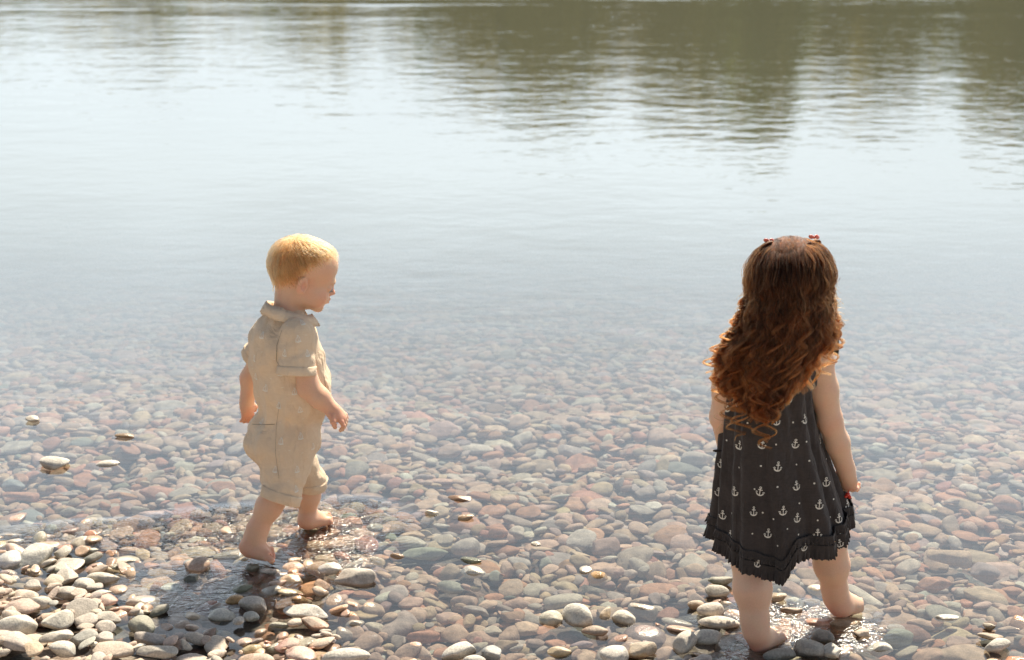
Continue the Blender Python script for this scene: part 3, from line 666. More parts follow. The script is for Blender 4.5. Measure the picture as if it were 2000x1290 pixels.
def cloth_mat(name, base, var, weave=900, rough=.9, trans=0, fold=7):
    m, nt, b, out = new_mat(name)
    tc = nn(nt, 'ShaderNodeTexCoord'); v = tc.outputs['Object']
    n1 = noise_n(nt, 14, 4, v); n2 = noise_n(nt, 70, 3, v)
    def thread(axis, sc_):
        mpn = nn(nt, 'ShaderNodeMapping'); s_ = [60, 60, 60]; s_[axis] = sc_; mpn.inputs['Scale'].default_value = s_; lk(nt, v, mpn.inputs[0]); return noise_n(nt, 1, 2, mpn.outputs[0]).outputs[0]
    t1 = thread(2, weave); t2 = mth(nt, 'ADD', thread(0, weave), thread(1, weave))
    t = mth(nt, 'ADD', t1, mth(nt, 'MULTIPLY', t2, .5))
    f = mth(nt, 'MULTIPLY', mth(nt, 'ADD', maprange(nt, n1.outputs[0], .3, .7, 0, .5), maprange(nt, t, .8, 1.2, 0, .5)), 1)
    c = mixc(nt, f, base, var); lk(nt, c, b.inputs['Base Color']); b.inputs['Roughness'].default_value = rough; b.inputs['Specular IOR Level'].default_value = .15
    b.inputs['Sheen Weight'].default_value = .15
    mpf = nn(nt, 'ShaderNodeMapping'); mpf.inputs['Scale'].default_value = (26, 26, 7); mpf.inputs['Rotation'].default_value = (.15, .1, 0); lk(nt, v, mpf.inputs[0]); nf = noise_n(nt, 1, 2, mpf.outputs[0]); nf.inputs['Distortion'].default_value = .6
    rdg = mth(nt, 'ABSOLUTE', mth(nt, 'SUBTRACT', nf.outputs[0], .5)); hs = mth(nt, 'ADD', mth(nt, 'MULTIPLY', t, .25), mth(nt, 'ADD', mth(nt, 'MULTIPLY', n2.outputs[0], 1.6), mth(nt, 'MULTIPLY', rdg, fold))); lk(nt, bump(nt, hs, .0022, .8), b.inputs['Normal'])
    if trans:
        tl = nn(nt, 'ShaderNodeBsdfTranslucent'); lk(nt, c, tl.inputs[0]); mx = nn(nt, 'ShaderNodeMixShader'); mx.inputs[0].default_value = trans
        lk(nt, b.outputs[0], mx.inputs[1]); lk(nt, tl.outputs[0], mx.inputs[2]); lk(nt, mx.outputs[0], out.inputs[0])
    return m
M_LINEN = cloth_mat('sand_linen', (.72, .54, .37), (.80, .63, .46)); M_DRESS = cloth_mat('charcoal_cotton', (.036, .030, .028), (.064, .053, .050), fold=6)
M_FRILL = cloth_mat('charcoal_cotton_frill', (.033, .028, .026), (.060, .050, .047), fold=3)
m, nt, b, out = new_mat('white_thread'); b.inputs['Base Color'].default_value = (.74, .70, .62, 1); b.inputs['Roughness'].default_value = .8; M_THREAD = m
m, nt, b, out = new_mat('pale_thread'); b.inputs['Base Color'].default_value = (.90, .86, .78, 1); b.inputs['Roughness'].default_value = .8; M_PALE = m
m, nt, b, out = new_mat('seam_thread'); b.inputs['Base Color'].default_value = (.20, .14, .085, 1); b.inputs['Roughness'].default_value = .9; M_SEAM = m
def hair_mat(name, c0, c1, rough=.32):
    m = bpy.data.materials.new(name); m.use_nodes = True; nt = m.node_tree; nt.nodes.clear(); out = nn(nt, 'ShaderNodeOutputMaterial')
    h = nn(nt, 'ShaderNodeBsdfHairPrincipled'); h.parametrization = 'COLOR'
    hi = nn(nt, 'ShaderNodeHairInfo'); c = mixc(nt, hi.outputs['Random'], c0, c1)
    at = nn(nt, 'ShaderNodeAttribute', attribute_name='tint'); c = mixc(nt, 1.0, c, at.outputs['Color'], 'MULTIPLY')
    lk(nt, c, h.inputs['Color']); h.inputs['Roughness'].default_value = rough + .1; h.inputs['IOR'].default_value = 1.27; h.inputs['Radial Roughness'].default_value = .55; h.inputs['Random Roughness'].default_value = .3
    lk(nt, h.outputs[0], out.inputs[0]); return m
H_RED = hair_mat('auburn_hair', (.016, .0052, .0022), (.080, .024, .0065)); H_BLOND = hair_mat('blond_hair', (.33, .14, .048), (.58, .31, .135), .4)
def hair_obj(name, strands, tints, rad, mat, parent, grad=1.0):
    """strands: list of (n,3) arrays"""
    b0 = np.array(parent.location); c = bpy.data.hair_curves.new(name); c.add_curves([len(s_) for s_ in strands])
    P_ = (np.concatenate(strands)-b0).astype(np.float32); c.attributes['position'].data.foreach_set('vector', P_.ravel())
    ra = c.attributes.get('radius') or c.attributes.new('radius', 'FLOAT', 'POINT')
    rr = np.concatenate([rad*np.linspace(1, .35, len(s_))**.6 for s_ in strands]).astype(np.float32); ra.data.foreach_set('value', rr)
    ti = c.attributes.new('tint', 'FLOAT_COLOR', 'POINT'); cc = np.ones((len(P_), 4), np.float32)
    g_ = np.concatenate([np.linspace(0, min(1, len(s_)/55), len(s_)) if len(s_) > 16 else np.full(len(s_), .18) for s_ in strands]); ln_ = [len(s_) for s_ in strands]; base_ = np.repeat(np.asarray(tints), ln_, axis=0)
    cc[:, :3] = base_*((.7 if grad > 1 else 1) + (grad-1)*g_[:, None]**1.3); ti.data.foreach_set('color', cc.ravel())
    c.materials.append(mat); o = bpy.data.objects.new(name, c); COL.objects.link(o); o.parent = parent; return o
def set_blush(o, spots, base):
    """spots: (centre, radius, (blush, red, gold))"""
    n = len(o.data.vertices); co = np.zeros(n*3, np.float32); o.data.vertices.foreach_get('co', co); co = co.reshape(-1, 3)+np.array(base)
    A = np.zeros((n, 4), np.float32); A[:, 3] = 1
    for c, r, v in spots:
        wgt = np.exp(-((co-np.array(c))**2).sum(1)/(r*r))
        for i in range(3): A[:, i] = np.clip(A[:, i]+wgt*v[i], 0, 1)
    at = o.data.attributes.new('blush', 'FLOAT_COLOR', 'POINT'); at.data.foreach_set('color', A.ravel()); return co
def bvh_of(V, F): return BVHTree.FromPolygons([tuple(v) for v in V], [tuple(int(i) for i in f) for f in F])
CAMP = Vector((0, 0, CAM_H))
def decal(name, tree, px, py, shape, size, ang, mat, parent, lift=.0012):
    """embroidered motif laid on the cloth: shape = (2-D verts, faces)"""
    d = Vector(ray(px, py)).normalized(); hit, n, _, _ = tree.ray_cast(CAMP, d)
    if hit is None: return
    if n.dot(d) > 0: n = -n
    upv = Vector((0, 0, 1)); U = upv.cross(n).normalized(); Wv = n.cross(U).normalized()
    ca, sa = math.cos(ang), math.sin(ang); vs, fs = shape; out = []; ok = True
    for (x, y) in vs:
        x, y = (x*ca-y*sa)*size, (x*sa+y*ca)*size; p = hit + U*x + Wv*y + n*.03
        h2, n2, _, _ = tree.ray_cast(p, -n)
        if h2 is None or (h2-p).length > .07: h2 = hit + U*x + Wv*y; n2 = n
        if n2.dot(n) < 0: n2 = -n2
        out.append(h2 + n2*lift)
    return mesh_np(name, np.array([tuple(v) for v in out]), fs, mat, parent, smooth=False)
def strip2(pts, wid):
    vs, fs = [], []
    for i, (x, y) in enumerate(pts):
        a = pts[max(i-1, 0)]; b = pts[min(i+1, len(pts)-1)]; tx, ty = b[0]-a[0], b[1]-a[1]; L = math.hypot(tx, ty) or 1; nx_, ny_ = -ty/L, tx/L
        wv = wid[i] if isinstance(wid, (list, tuple)) else wid
        vs += [(x+nx_*wv, y+ny_*wv), (x-nx_*wv, y-ny_*wv)]
        if i: k = 2*i; fs.append((k-2, k-1, k+1, k))
    return vs, fs
def join2(parts):
    vs, fs = [], []
    for v, f in parts: o = len(vs); vs += v; fs += [tuple(i+o for i in q) for q in f]
    return vs, fs
def arc(cx, cy, r, a0, a1, n, ry=None): return [(cx+r*math.cos(a0+(a1-a0)*i/n), cy+(ry or r)*math.sin(a0+(a1-a0)*i/n)) for i in range(n+1)]
ANCHOR = join2([strip2([(0, .26), (0, -.1), (0, -.5)], .042), strip2([(-.21, .13), (0, .13), (.21, .13)], .048), strip2(arc(0, .37, .095, 0, 2*math.pi, 10), .036),
    strip2(arc(0, -.10, .36, math.pi*1.06, math.pi*1.94, 10, .36), [.02, .05, .06, .06, .06, .06, .06, .06, .06, .05, .02]), strip2([(-.43, -.13), (-.33, -.06), (-.25, -.17)], .035), strip2([(.43, -.13), (.33, -.06), (.25, -.17)], .035)])
DOT = join2([strip2([(-.07, 0), (-.04, 0), (.04, 0), (.07, 0)], [.02, .07, .07, .02])])
BOAT = join2([strip2([(-.36, -.36), (0, -.42), (.36, -.34)], [.03, .05, .03]), strip2([(.02, -.30), (.0, .1), (-.06, .48)], .03), strip2([(.04, .44), (.20, .12), (.26, -.24)], .03), strip2([(.26, -.25), (.04, -.29)], .03),
    strip2([(-.10, .2), (-.24, -.05), (-.30, -.26)], .025), strip2([(-.30, -.27), (-.05, -.29)], .025)])
DASH = strip2([(-.24, .02), (0, 0), (.24, .04)], .035)

# ================================================================== THE BOY
bb = G(545, 1065); base_b = V3(bb[0], 3.28, 0.0)
boy = empty('person', tuple(base_b)); tag(boy, 'blond toddler in a sand coloured romper wading in the shallows and looking down', 'person', 'children at the water')
BY = math.radians(34); f_b = V3(math.cos(BY), math.sin(BY), 0); l_b = V3(-math.sin(BY), math.cos(BY), 0)
RB = np.stack([f_b, l_b, V3(0, 0, 1)], 1)
hipc = P(560, 850, 3.31); chest = P(556, 690, 3.32); neckb = P(560, 615, 3.325); belly = P(572, 775, 3.31)
# head frame
hy, hpitch = math.radians(14), math.radians(17)
def rot_head(yaw, pitch, roll=0.):
    Rz = np.array([[math.cos(yaw), -math.sin(yaw), 0], [math.sin(yaw), math.cos(yaw), 0], [0, 0, 1]])
    Ry = np.array([[math.cos(pitch), 0, math.sin(pitch)], [0, 1, 0], [-math.sin(pitch), 0, math.cos(pitch)]])
    Rx = np.array([[1, 0, 0], [0, math.cos(roll), -math.sin(roll)], [0, math.sin(roll), math.cos(roll)]])
    return Rz@Ry@Rx
def child_head(F, O, R, s=1.0, ears=True, k=.012):
    """O = point between the ears; x forward, y left, z up"""
    T = lambda x, y, z: O + R@(V3(x, y, z)*s)
    def E(x, y, z, rx, ry, rz, k_=k, op='add', Rl=None): F.ell(T(x, y, z), (rx*s, ry*s, rz*s), R if Rl is None else R@Rl, k=k_*s if k_ else .001, op=op)
    E(-.010, 0, .032, .077, .065, .066, .02); E(-.026, 0, .020, .052, .056, .052, .02); E(.036, 0, .036, .050, .056, .052, .02); E(.030, 0, -.020, .050, .049, .050, .02)
    for y in (-1, 1): E(.044, .028*y, -.038, .030, .0245, .026, .016); E(.012, .038*y, -.040, .034, .014, .024, .02)
    E(.040, 0, -.060, .034, .030, .020, .018); E(.062, 0, -.074, .0135, .015, .011, .012)
    E(.078, 0, .004, .010, .030, .008, .014)                                  # brow
    F.cap(T(.079, 0, -.004), T(.0865, 0, -.024), .0060*s, .0066*s, .008*s); E(.0895, 0, -.0268, .0072, .0075, .0060, .005)
    for y in (-1, 1): E(.083, .0078*y, -.0292, .0056, .0048, .0042, .004)
    E(.0735, 0, -.046, .0125, .019, .011, .010)                               # muzzle
    [E(.0735, .0165*y_, -.0445, .006, .006, .005, .004) for y_ in (-1, 1)]; E(.0835, 0, -.0440, .0050, .0125, .0036, .004); E(.0815, 0, -.0525, .0052, .0110, .0038, .004); E(.0885, 0, -.0482, .0060, .013, .0009, .002, 'sub')
    for y in (-1, 1):
        E(.083, .0235*y, -.009, .009, .0115, .0075, .010, 'sub'); E(.0695, .0240*y, -.0100, .0118, .0125, .0108, .004)
        if ears:
            Rl = rot_head(math.radians(-22*y), 0)
            E(-.004, .0685*y, -.008, .0165, .0062, .0245, .004, Rl=Rl); E(-.004, .0600*y, -.010, .012, .010, .016, .008)
            E(.001, .0745*y, -.007, .0080, .0065, .0125, .0015, 'sub', Rl); E(-.0010, .0752*y, .0065, .0095, .0050, .0065, .0015, 'sub', Rl)
            E(.0015, .0690*y, -.0235, .0058, .0042, .0062, .003, Rl=Rl)
    return T
HB = P(581, 554, 3.285) + np.array([0, .066, -.0]); RH = rot_head(hy, hpitch)
FB = Field((-.78+.0, 3.05, -.03), (-.36, 3.60, .90), .0021)
FB.lo = np.array([-.74, 3.08, -.03]); FB.n = np.ceil((np.array([-.34, 3.60, .89])-FB.lo)/.0021).astype(int)+1; FB.D = np.full(FB.n, .5, np.float32)
TBh = child_head(FB, HB, RH, .965)
FB.cap(neckb - V3(0, 0, .03), HB + RH@V3(-.022, 0, -.035), .036, .034, .02)
FB.ell(chest + V3(0, 0, .01), (.070, .078, .085), RB, k=.03); FB.ell(belly, (.075, .076, .08), RB, k=.03); FB.ell(hipc, (.07, .076, .06), RB, k=.03)
# arms: near = his right
shR = chest + V3(0, 0, .075) - l_b*.080; shL = chest + V3(0, 0, .072) + l_b*.060 + f_b*.014
elR = P(603, 757, 3.235); wrR = P(646, 798, 3.225)
FB.chain([shR, elR, (elR+wrR)/2, wrR], [.030, .0265, .0245, .0175], .015)
hand(FB, wrR + (wrR-elR)*.03, unit(P(672, 818, 3.225)-wrR) , unit(P(672, 838, 3.19)-P(660, 800, 3.23)), 1.0, .62, thumb_side=1)
elL = P(489, 738, 3.42); wrL = P(482, 788, 3.41)
FB.chain([shL, elL, wrL], [.030, .024, .0175], .015); hand(FB, wrL, unit(V3(.02, -.02, -1)), V3(.75, .6, 0), .9, .35, thumb_side=-1)
# legs
knR = P(549, 950, 3.227); anR = P(495, 1050, 3.205); knL = P(603, 935, 3.365); anL = P(600, 1014, 3.375)
calfR = knR*.62 + anR*.38 + V3(-.003, 0, 0)
FB.chain([hipc - l_b*.038, knR, calfR, anR*.75+calfR*.25, anR], [.05, .032, .0305, .0240, .0200], .02)
calfL = knL*.6 + anL*.4
FB.chain([hipc + l_b*.038, knL, calfL, anL], [.05, .031, .0295, .0200], .02)
heR = P(474, 1082, 3.20); toR = P(541, 1092, 3.185); foot(FB, anR, heR, toR, .96, 1, .0195)
heL = G(588, 1034, .008); toL = G(653, 1017, .004); foot(FB, anL, heL, toL, .96, -1, .0195)
Vb, Fb = FB.nets(); Vb = lap(Vb, Fb, 1, .25)
body_b = mesh_np('body', Vb, Fb, SKIN_B, boy)
set_blush(body_b, [(TBh(.055, -.036, -.036), .022, (.75, 0, 0)), (TBh(.055, .036, -.036), .022, (.75, 0, 0)), (TBh(.093, 0, -.027), .009, (.5, .1, 0)), (TBh(.087, 0, -.048), .008, (.3, .7, 0)),
    (TBh(-.004, -.068, -.008), .016, (.55, .15, 0)), (TBh(.08, -.022, .006), .007, (0, 0, .7)), (heR, .035, (.7, .35, 0)), (toR, .03, (.6, .2, 0)), (heL, .03, (.6, .1, 0)), (toL, .03, (.7, .2, 0)),
    (elR, .02, (.3, 0, 0)), (P(668, 818, 3.2), .03, (.6, .1, 0)), (wrL-V3(0, 0, .04), .03, (.7, .15, 0)), (TBh(0, 0, .06), .05, (0, 0, .5))], boy.location)
print('boy body', len(Vb), time.time()-T0)
# eye (lashes and lid line)
m, nt, b, out = new_mat('eye'); b.inputs['Base Color'].default_value = (.32, .33, .36, 1); b.inputs['Roughness'].default_value = .15; M_EYE = m
m, nt, b, out = new_mat('lashes'); b.inputs['Base Color'].default_value = (.16, .09, .05, 1); M_LASH = m
S2, SF2 = sphere_np(3)
for y in (-1, 1):
    eye = mesh_np('eye', S2*.0100 + TBh(.0725, .0235*y, -.0125), SF2, M_EYE, boy)
    pts = [TBh(.0725+.0122*math.cos(a)*math.cos(.5), .0235*y + .0128*math.sin(a), -.0150-.001*math.cos(a*2)) for a in np.linspace(-1.15, 1.15, 9)]
    vs, fs = [], []
    for i, p in enumerate(pts):
        o_ = RH@V3(.0015, 0, -.0008); vs += [p, p+o_, p+o_*.6+RH@V3(0, 0, -.0012)]
        if i: k = 3*i; fs += [(k-3, k-2, k+1, k), (k-2, k-1, k+2, k+1), (k-1, k-3, k, k+2)]
    mesh_np('eyelashes', np.array(vs), fs, M_LASH, boy)

# romper
FC = Field((-.76, 3.08, .12), (-.36, 3.56, .70), .0024)
k = .03
FC.ell(chest + V3(0, 0, .012), (.088, .094, .088), RB, k=k); FC.ell(chest*.5+belly*.5 + f_b*.004, (.094, .092, .09), RB, k=k); FC.ell(belly + f_b*.006, (.093, .090, .088), RB, k=k)
FC.ell(hipc - f_b*.008 + V3(0, 0, .004), (.095, .094, .072), RB, k=k); FC.ell(hipc - f_b*.030 - V3(0, 0, .02), (.070, .082, .050), RB, k=.03)
FC.cap(chest + V3(0, 0, .05), neckb - V3(0, 0, .012), .060, .042, .03)
hemR = P(551, 962, 3.225); hemL = P(606, 938, 3.362)
FC.ell((hemR+hipc)*.5 - V3(0, 0, .02) - f_b*.004, (.058, .054, .055), RB, k=.03)
cufR = P(579, 716, 3.232); cufL = P(508, 690, 3.42)

# soft folds of linen
sl, X = FC.region(FC.lo, FC.lo+FC.n*FC.h, 0)
lx = (X[0]-chest[0])*f_b[0] + (X[1]-chest[1])*f_b[1]; ly = (X[0]-chest[0])*l_b[0] + (X[1]-chest[1])*l_b[1]; lz = X[2]-chest[2]
th = np.arctan2(ly, lx)
fold = .0062*np.abs(np.sin(th*5.5 + lz*7 + .8*np.sin(lz*21)))*np.clip(.5 - lz*3.0, .3, 1.2) + .0022*np.sin(lx*70+lz*55)*np.sin(ly*60-lz*38) + .0026*np.sin((lz+lx*.7)*66+ly*20)*np.clip(-(lz+.09)*7, 0, 1)
fold = fold + .0028*np.sin((lz-lx*.9)*80 + ly*25)*np.clip((lz+.12)*6, 0, 1)
FC.D += fold.astype(np.float32) - .0022
# openings: hollow the hems so that limbs come out of cloth
def openend(F, c, d, r, depth=-.012):
    d = unit(d); F.cap(c - d*depth, c + d*.03, r, r, .002, 'sub')
def cutplane(F, c, d, rad):
    """removes what lies beyond the plane through c along d, within rad"""
    d = unit(d); sl, X = F.region(c-rad, c+rad, 0); p = [X[i]-c[i] for i in range(3)]; t = p[0]*d[0]+p[1]*d[1]+p[2]*d[2]
    r_ = np.sqrt(p[0]**2+p[1]**2+p[2]**2)-rad; F.D[sl] = np.maximum(F.D[sl], np.minimum(t, -r_))
dR = unit(unit(anR-knR)*.75 + unit(hemR-hipc)*.5); dL = unit(anL - knL); daR = unit(cufR-shR); daL = unit(cufL-shL)
def limb(p0, r0, p1, r1, d, rin, kj, mid=None):
    Q = Field((-.76, 3.08, .12), (-.36, 3.56, .70), .0024); e = p1 + unit(p1-p0)*.03
    if mid is not None: Q.cap(p0, mid[0], r0, mid[1], .02); Q.cap(mid[0], p1, mid[1], r1, .02); Q.cap(p1, e, r1, r1, .01)
    else: Q.cap(p0, p1, r0, r1, .01); Q.cap(p1, e, r1, r1*.98, .01)
    sl_, X_ = Q.region(Q.lo, Q.lo+Q.n*Q.h, 0); pq = [X_[i]-p1[i] for i in range(3)]; t_ = pq[0]*d[0]+pq[1]*d[1]+pq[2]*d[2]
    Q.D += (.0026*np.sin(t_*150 + 2*np.sin(pq[0]*60)) * np.clip(1+t_*12, 0, 1)*np.clip(-t_*40, 0, 1)).astype(np.float32)
    Q.D = np.maximum(Q.D, t_.astype(np.float32)); openend(Q, p1, d, rin); hh = np.maximum(kj-np.abs(FC.D-Q.D), 0)/kj; FC.D = np.minimum(FC.D, Q.D) - hh*hh*kj*.25
limb(hipc - l_b*.038 - V3(0, 0, .005), .062, hemR + dR*.006, .0465, dR, .0390, .022); limb(hipc + l_b*.042 - V3(0, 0, .005), .062, hemL + dL*.004, .0400, dL, .034, .016)
limb(shR - V3(0, 0, .004), .043, cufR, .0425, daR, .038, .007); limb(shL - V3(0, 0, .004), .041, cufL, .038, daL, .033, .010)
Vc, Fc = FC.nets(); Vc = lap(Vc, Fc, 1, .4); romper = mesh_np('romper', Vc, Fc, M_LINEN, boy); tree_c = bvh_of(Vc, Fc)
def tube_ring(name, c, d, ra, rb, ln, wall, mat, parent, n=56, wob=.0012, tilt=None, ph=0.):
    """folded-up cuff: a closed band round a limb"""
    d = unit(d); R = frame(d, (0.03, 1, .1)); vs = []; prof = [(0, 0), (0, wall), (.12, wall*1.35), (.5, wall*1.1), (.9, wall*1.35), (1, wall), (1, 0), (.5, -.0005)]
    for i in range(n):
        a = 2*math.pi*i/n; e = R[:, 1]*math.cos(a) + R[:, 2]*math.sin(a)
        for t, wl in prof:
            r = ra+(rb-ra)*t + wl + wob*math.sin(3*a+ph+t*2) + wob*.6*math.sin(7*a+ph*2); vs.append(c + d*ln*t + e*r)
    m_ = len(prof); fs = [[i*m_+j, i*m_+(j+1) % m_, ((i+1) % n)*m_+(j+1) % m_, ((i+1) % n)*m_+j] for i in range(n) for j in range(m_)]
    return mesh_np(name, np.array(vs), np.array(fs), mat, parent)
tube_ring('sleeve_cuff', cufR - daR*.002, daR, .0405, .0415, .022, .0058, M_LINEN, boy); tube_ring('sleeve_cuff', cufL - daL*.002, daL, .036, .037, .020, .005, M_LINEN, boy, ph=1.)
tube_ring('leg_cuff', hemR - dR*.004, dR, .0450, .0430, .027, .0062, M_LINEN, boy, ph=2.); tube_ring('leg_cuff', hemL - dL*.004, dL, .0388, .0375, .024, .0058, M_LINEN, boy, ph=.5)
# collar: folded band, standing up at the nape and lying open in front
def collar():
    c0 = P(560, 592, 3.325); N = 60; vs = []; fs = []
    up_ = unit(V3(0, 0, 1) + f_b*.42)
    for i in range(N+1):
        a = math.radians(-158 + 316*i/N) + math.pi     # opens in front
        e = f_b*math.cos(a) + l_b*math.sin(a); fr_ = (math.cos(a)+1)/2
        ctr = c0 + e*(.046 + .010*fr_) - V3(0, 0, 1)*.040*fr_ - V3(0, 0, .004)
        wid = .030 + .006*fr_ + .0015*math.sin(i*.9); dn = unit(-V3(0, 0, 1)*.86 + e*.50)
        inn = ctr + V3(0, 0, .006) ; top = inn + e*.004 + V3(0, 0, .006)
        vs += [inn - V3(0, 0, .020) - e*.004, inn, top, top + dn*wid*.5 + e*.0015, top + dn*wid + e*.001, top + dn*wid - e*.001, top + dn*wid*.5 - e*.0015, top - V3(0, 0, .007)]
        if i:
            k = 8*i
            for j in range(8): fs.append((k-8+j, k-8+(j+1) % 8, k+(j+1) % 8, k+j))
    return mesh_np('collar', np.array(vs), fs, M_LINEN, boy)
collar()
def seam(name, pts, mat, parent, tree, wid=.0009):
    vs, fs = [], []
    for i, (px, py) in enumerate(pts):
        d = Vector(ray(px, py)).normalized(); hit, n, _, _ = tree.ray_cast(CAMP, d)
        if hit is None: continue
        if n.dot(d) > 0: n = -n
        if vs: t = (hit - last).normalized()
        else: t = None
        last = hit.copy(); vs.append((hit, n))
    P_ = [v[0] + v[1]*.0006 for v in vs]; out_, fs = [], []
    for i in range(len(P_)):
        t = (P_[min(i+1, len(P_)-1)] - P_[max(i-1, 0)]).normalized(); sd_ = t.cross(vs[i][1]).normalized()*wid; out_ += [tuple(P_[i]+sd_), tuple(P_[i]-sd_)]
        if i: fs.append((2*i-2, 2*i-1, 2*i+1, 2*i))
    if len(out_) > 3: return mesh_np(name, np.array(out_), fs, mat, parent, smooth=False)
def lerp_pts(pts, n=24):
    out = []
    for i in range(len(pts)-1):
        m_ = max(2, int(n/(len(pts)-1)))
        for j in range(m_): t = j/m_; out.append((pts[i][0]*(1-t)+pts[i+1][0]*t, pts[i][1]*(1-t)+pts[i+1][1]*t))
    return out + [pts[-1]]
seam('pocket_edge', lerp_pts([(493, 829), (515, 830), (537, 829)]), M_SEAM, romper, tree_c, .0006)
seam('side_seam', lerp_pts([(546, 790), (540, 830), (538, 885), (545, 935)]), M_SEAM, romper, tree_c, .0003)
seam('armhole_seam', lerp_pts([(551, 645), (541, 675), (540, 705), (556, 730)]), M_SEAM, romper, tree_c, .0006)
seam('front_placket', lerp_pts([(628, 700), (636, 760), (634, 800)]), M_SEAM, romper, tree_c, .0006)
for px, py in ((548, 622), (512, 655), (497, 700), (582, 662), (590, 630), (490, 757), (519, 758), (548, 728), (549, 862), (587, 852), (538, 917), (580, 917), (513, 823), (545, 792), (611, 872), (604, 775), (556, 690), (600, 690), (500, 735), (620, 745), (586, 800), (578, 955), (630, 830), (575, 765)):
    decal('sailboat', tree_c, px, py, BOAT, .0195, random.uniform(-.15, .15), M_PALE, romper)
for px, py in ((561, 637), (512, 688), (541, 663), (536, 702), (494, 720), (552, 757), (515, 793), (548, 826), (592, 818), (565, 880), (590, 885), (600, 735), (505, 775), (575, 730), (597, 655), (530, 740), (563, 940)):
    decal('dash', tree_c, px, py, DASH, .011, random.uniform(-.4, .4), M_PALE, romper)
# short blond hair combed forward and down from the crown
def scalp(F_T, lo, hi, n, s, crown, rad=.965):
    strands, tints = [], []
    return strands
tree_b = bvh_of(Vb, Fb)
Ohead = TBh(0, 0, .03); crown_l = unit(V3(-.62, 0, .78))
strands, tints = [], []
lf_ = .003
def on_head(dirl, lift):
    d = Vector(RH@dirl).normalized(); o = Vector(Ohead); h_, n_, _, _ = tree_b.ray_cast(o + d*.2, -d)
    if h_ is None: return None
    return np.array(h_) + np.array(d)*lift
def hairline(d):                              # d local unit direction from head centre; True where hair grows
    az = math.atan2(d[1], d[0]); el = math.asin(max(-1, min(1, d[2]))); A = abs(az)
    lim = np.interp(A, [0, .5, .9, 1.25, 1.5, 1.75, 2.2, 3.15], [.86, .82, .70, .58, .42, .12, -.44, -.60])
    return el > lim + .06*math.sin(az*23)+.04*math.sin(az*57) + random.gauss(0, .07)
tries = 0
while len(strands) < 11000 and tries < 45000:
    tries += 1
    d = unit(rng.normal(size=3))
    if not hairline(d): continue
    # comb direction: away from crown along the sphere, forward on top
    L = random.uniform(.014, .031); lf_ = random.choice((.002, .003, .004, .0065)); steps = 5; p = d.copy(); pts = []
    tdir = d - crown_l*(d@crown_l); tdir = tdir + V3(.25, 0, -.35); 
    wob_ = V3(*rng.normal(size=3))*.10 + V3(math.sin(d[1]*40), math.cos(d[0]*31), 0)*.10
    for j in range(steps+1):
        q = on_head(p, .0006 + lf_*(j/steps)**.8 + (.0012 if j else -.002))
        if q is None: break
        pts.append(q); t_ = tdir + wob_; t_ = t_ - p*(t_@p); t_ = unit(t_); p = unit(p + t_*(L/steps)/.078)
    if len(pts) == steps+1: strands.append(np.array(pts)); tints.append(np.full(3, random.uniform(.75, 1.1)*(.8+.35*math.sin(d[1]*33+d[0]*19)**2)))
hair_obj('short_hair', strands, np.array(tints), .00032, H_BLOND, boy)
print('boy done', len(strands), time.time()-T0)

# ================================================================== THE GIRL
gb_ = G(1540, 1240); base_g = V3(gb_[0], 2.86, 0.0)
girl = empty('person', tuple(base_g)); tag(girl, 'girl seen from behind with long wavy auburn hair and a dark anchor print dress', 'person', 'children at the water')
YC = 2.875
R_G = np.eye(3)
headc = P(1543, 545, YC - .0)                       # centre of the cranium
GY = math.radians(90-12); RG = rot_head(GY, math.radians(6))
Og = headc - RG@V3(-.01, 0, .03)
lo = np.array([.30, 2.60, -.03]); hi = np.array([.82, 3.12, 1.02])
FG = Field(lo, hi, .0023)
TGh = child_head(FG, Og, RG, .99)
neckg = P(1525, 655, YC-.005); chg = P(1508, 745, YC); hpg = P(1520, 930, YC+.01)
FG.cap(neckg - V3(0, 0, .02), Og - V3(0, 0, .03), .036, .036, .02)
FG.ell(chg, (.082, .062, .09), k=.03); FG.ell((chg+hpg)/2, (.075, .066, .10), k=.03); FG.ell(hpg, (.084, .07, .07), k=.03)
sR = P(1597, 700, YC+.005); eR = P(1620, 820, YC+.01); wR = P(1652, 918, YC+.035)
sL = P(1425, 700, YC); eL = P(1411, 815, YC+.015); wL = P(1425, 905, YC+.10)
FG.cap(chg+V3(.03, 0, .045), sR, .04, .034, .02); FG.cap(chg+V3(-.03, 0, .045), sL, .04, .033, .02)
FG.chain([sR, sR*.5+eR*.5, eR, eR*.55+wR*.45, wR], [.032, .0305, .0265, .0265, .0205], .014)
FG.chain([sL, sL*.5+eL*.5, eL, wL], [.031, .029, .026, .019], .014)
hand(FG, wR + V3(.002, 0, -.006), unit(P(1660, 985, YC+.045)-wR), V3(-.75, .5, 0), 1.08, .75, grip=True, thumb_side=1)
hand(FG, wL, unit(V3(.1, .25, -1)), V3(.6, .6, 0), 1.05, .5, thumb_side=1)
kL = P(1466, 1095, 2.835); aL = P(1476, 1236, 2.775); kR = P(1618, 1062, 2.905); aR = P(1632, 1168, 2.925)
cL = kL*.62+aL*.38 + V3(-.001, -.006, 0); cR = kR*.64+aR*.36 + V3(0, -.006, 0)
FG.chain([hpg + V3(-.04, 0, -.02), kL, cL, aL*.72+cL*.28, aL], [.055, .0395, .0400, .0285, .0240], .02)
FG.chain([hpg + V3(.045, 0, -.02), kR, cR, aR*.72+cR*.28, aR], [.055, .0375, .0380, .0270, .0228], .02)
hL = P(1470, 1277, 2.762); tL = P(1526, 1243, 2.865); foot(FG, aL, hL, tL, 1.02, -1, .0225)
hR_ = P(1627, 1207, 2.905); tR = P(1689, 1180, 2.985); foot(FG, aR, hR_, tR, 1.08, 1, .0245)
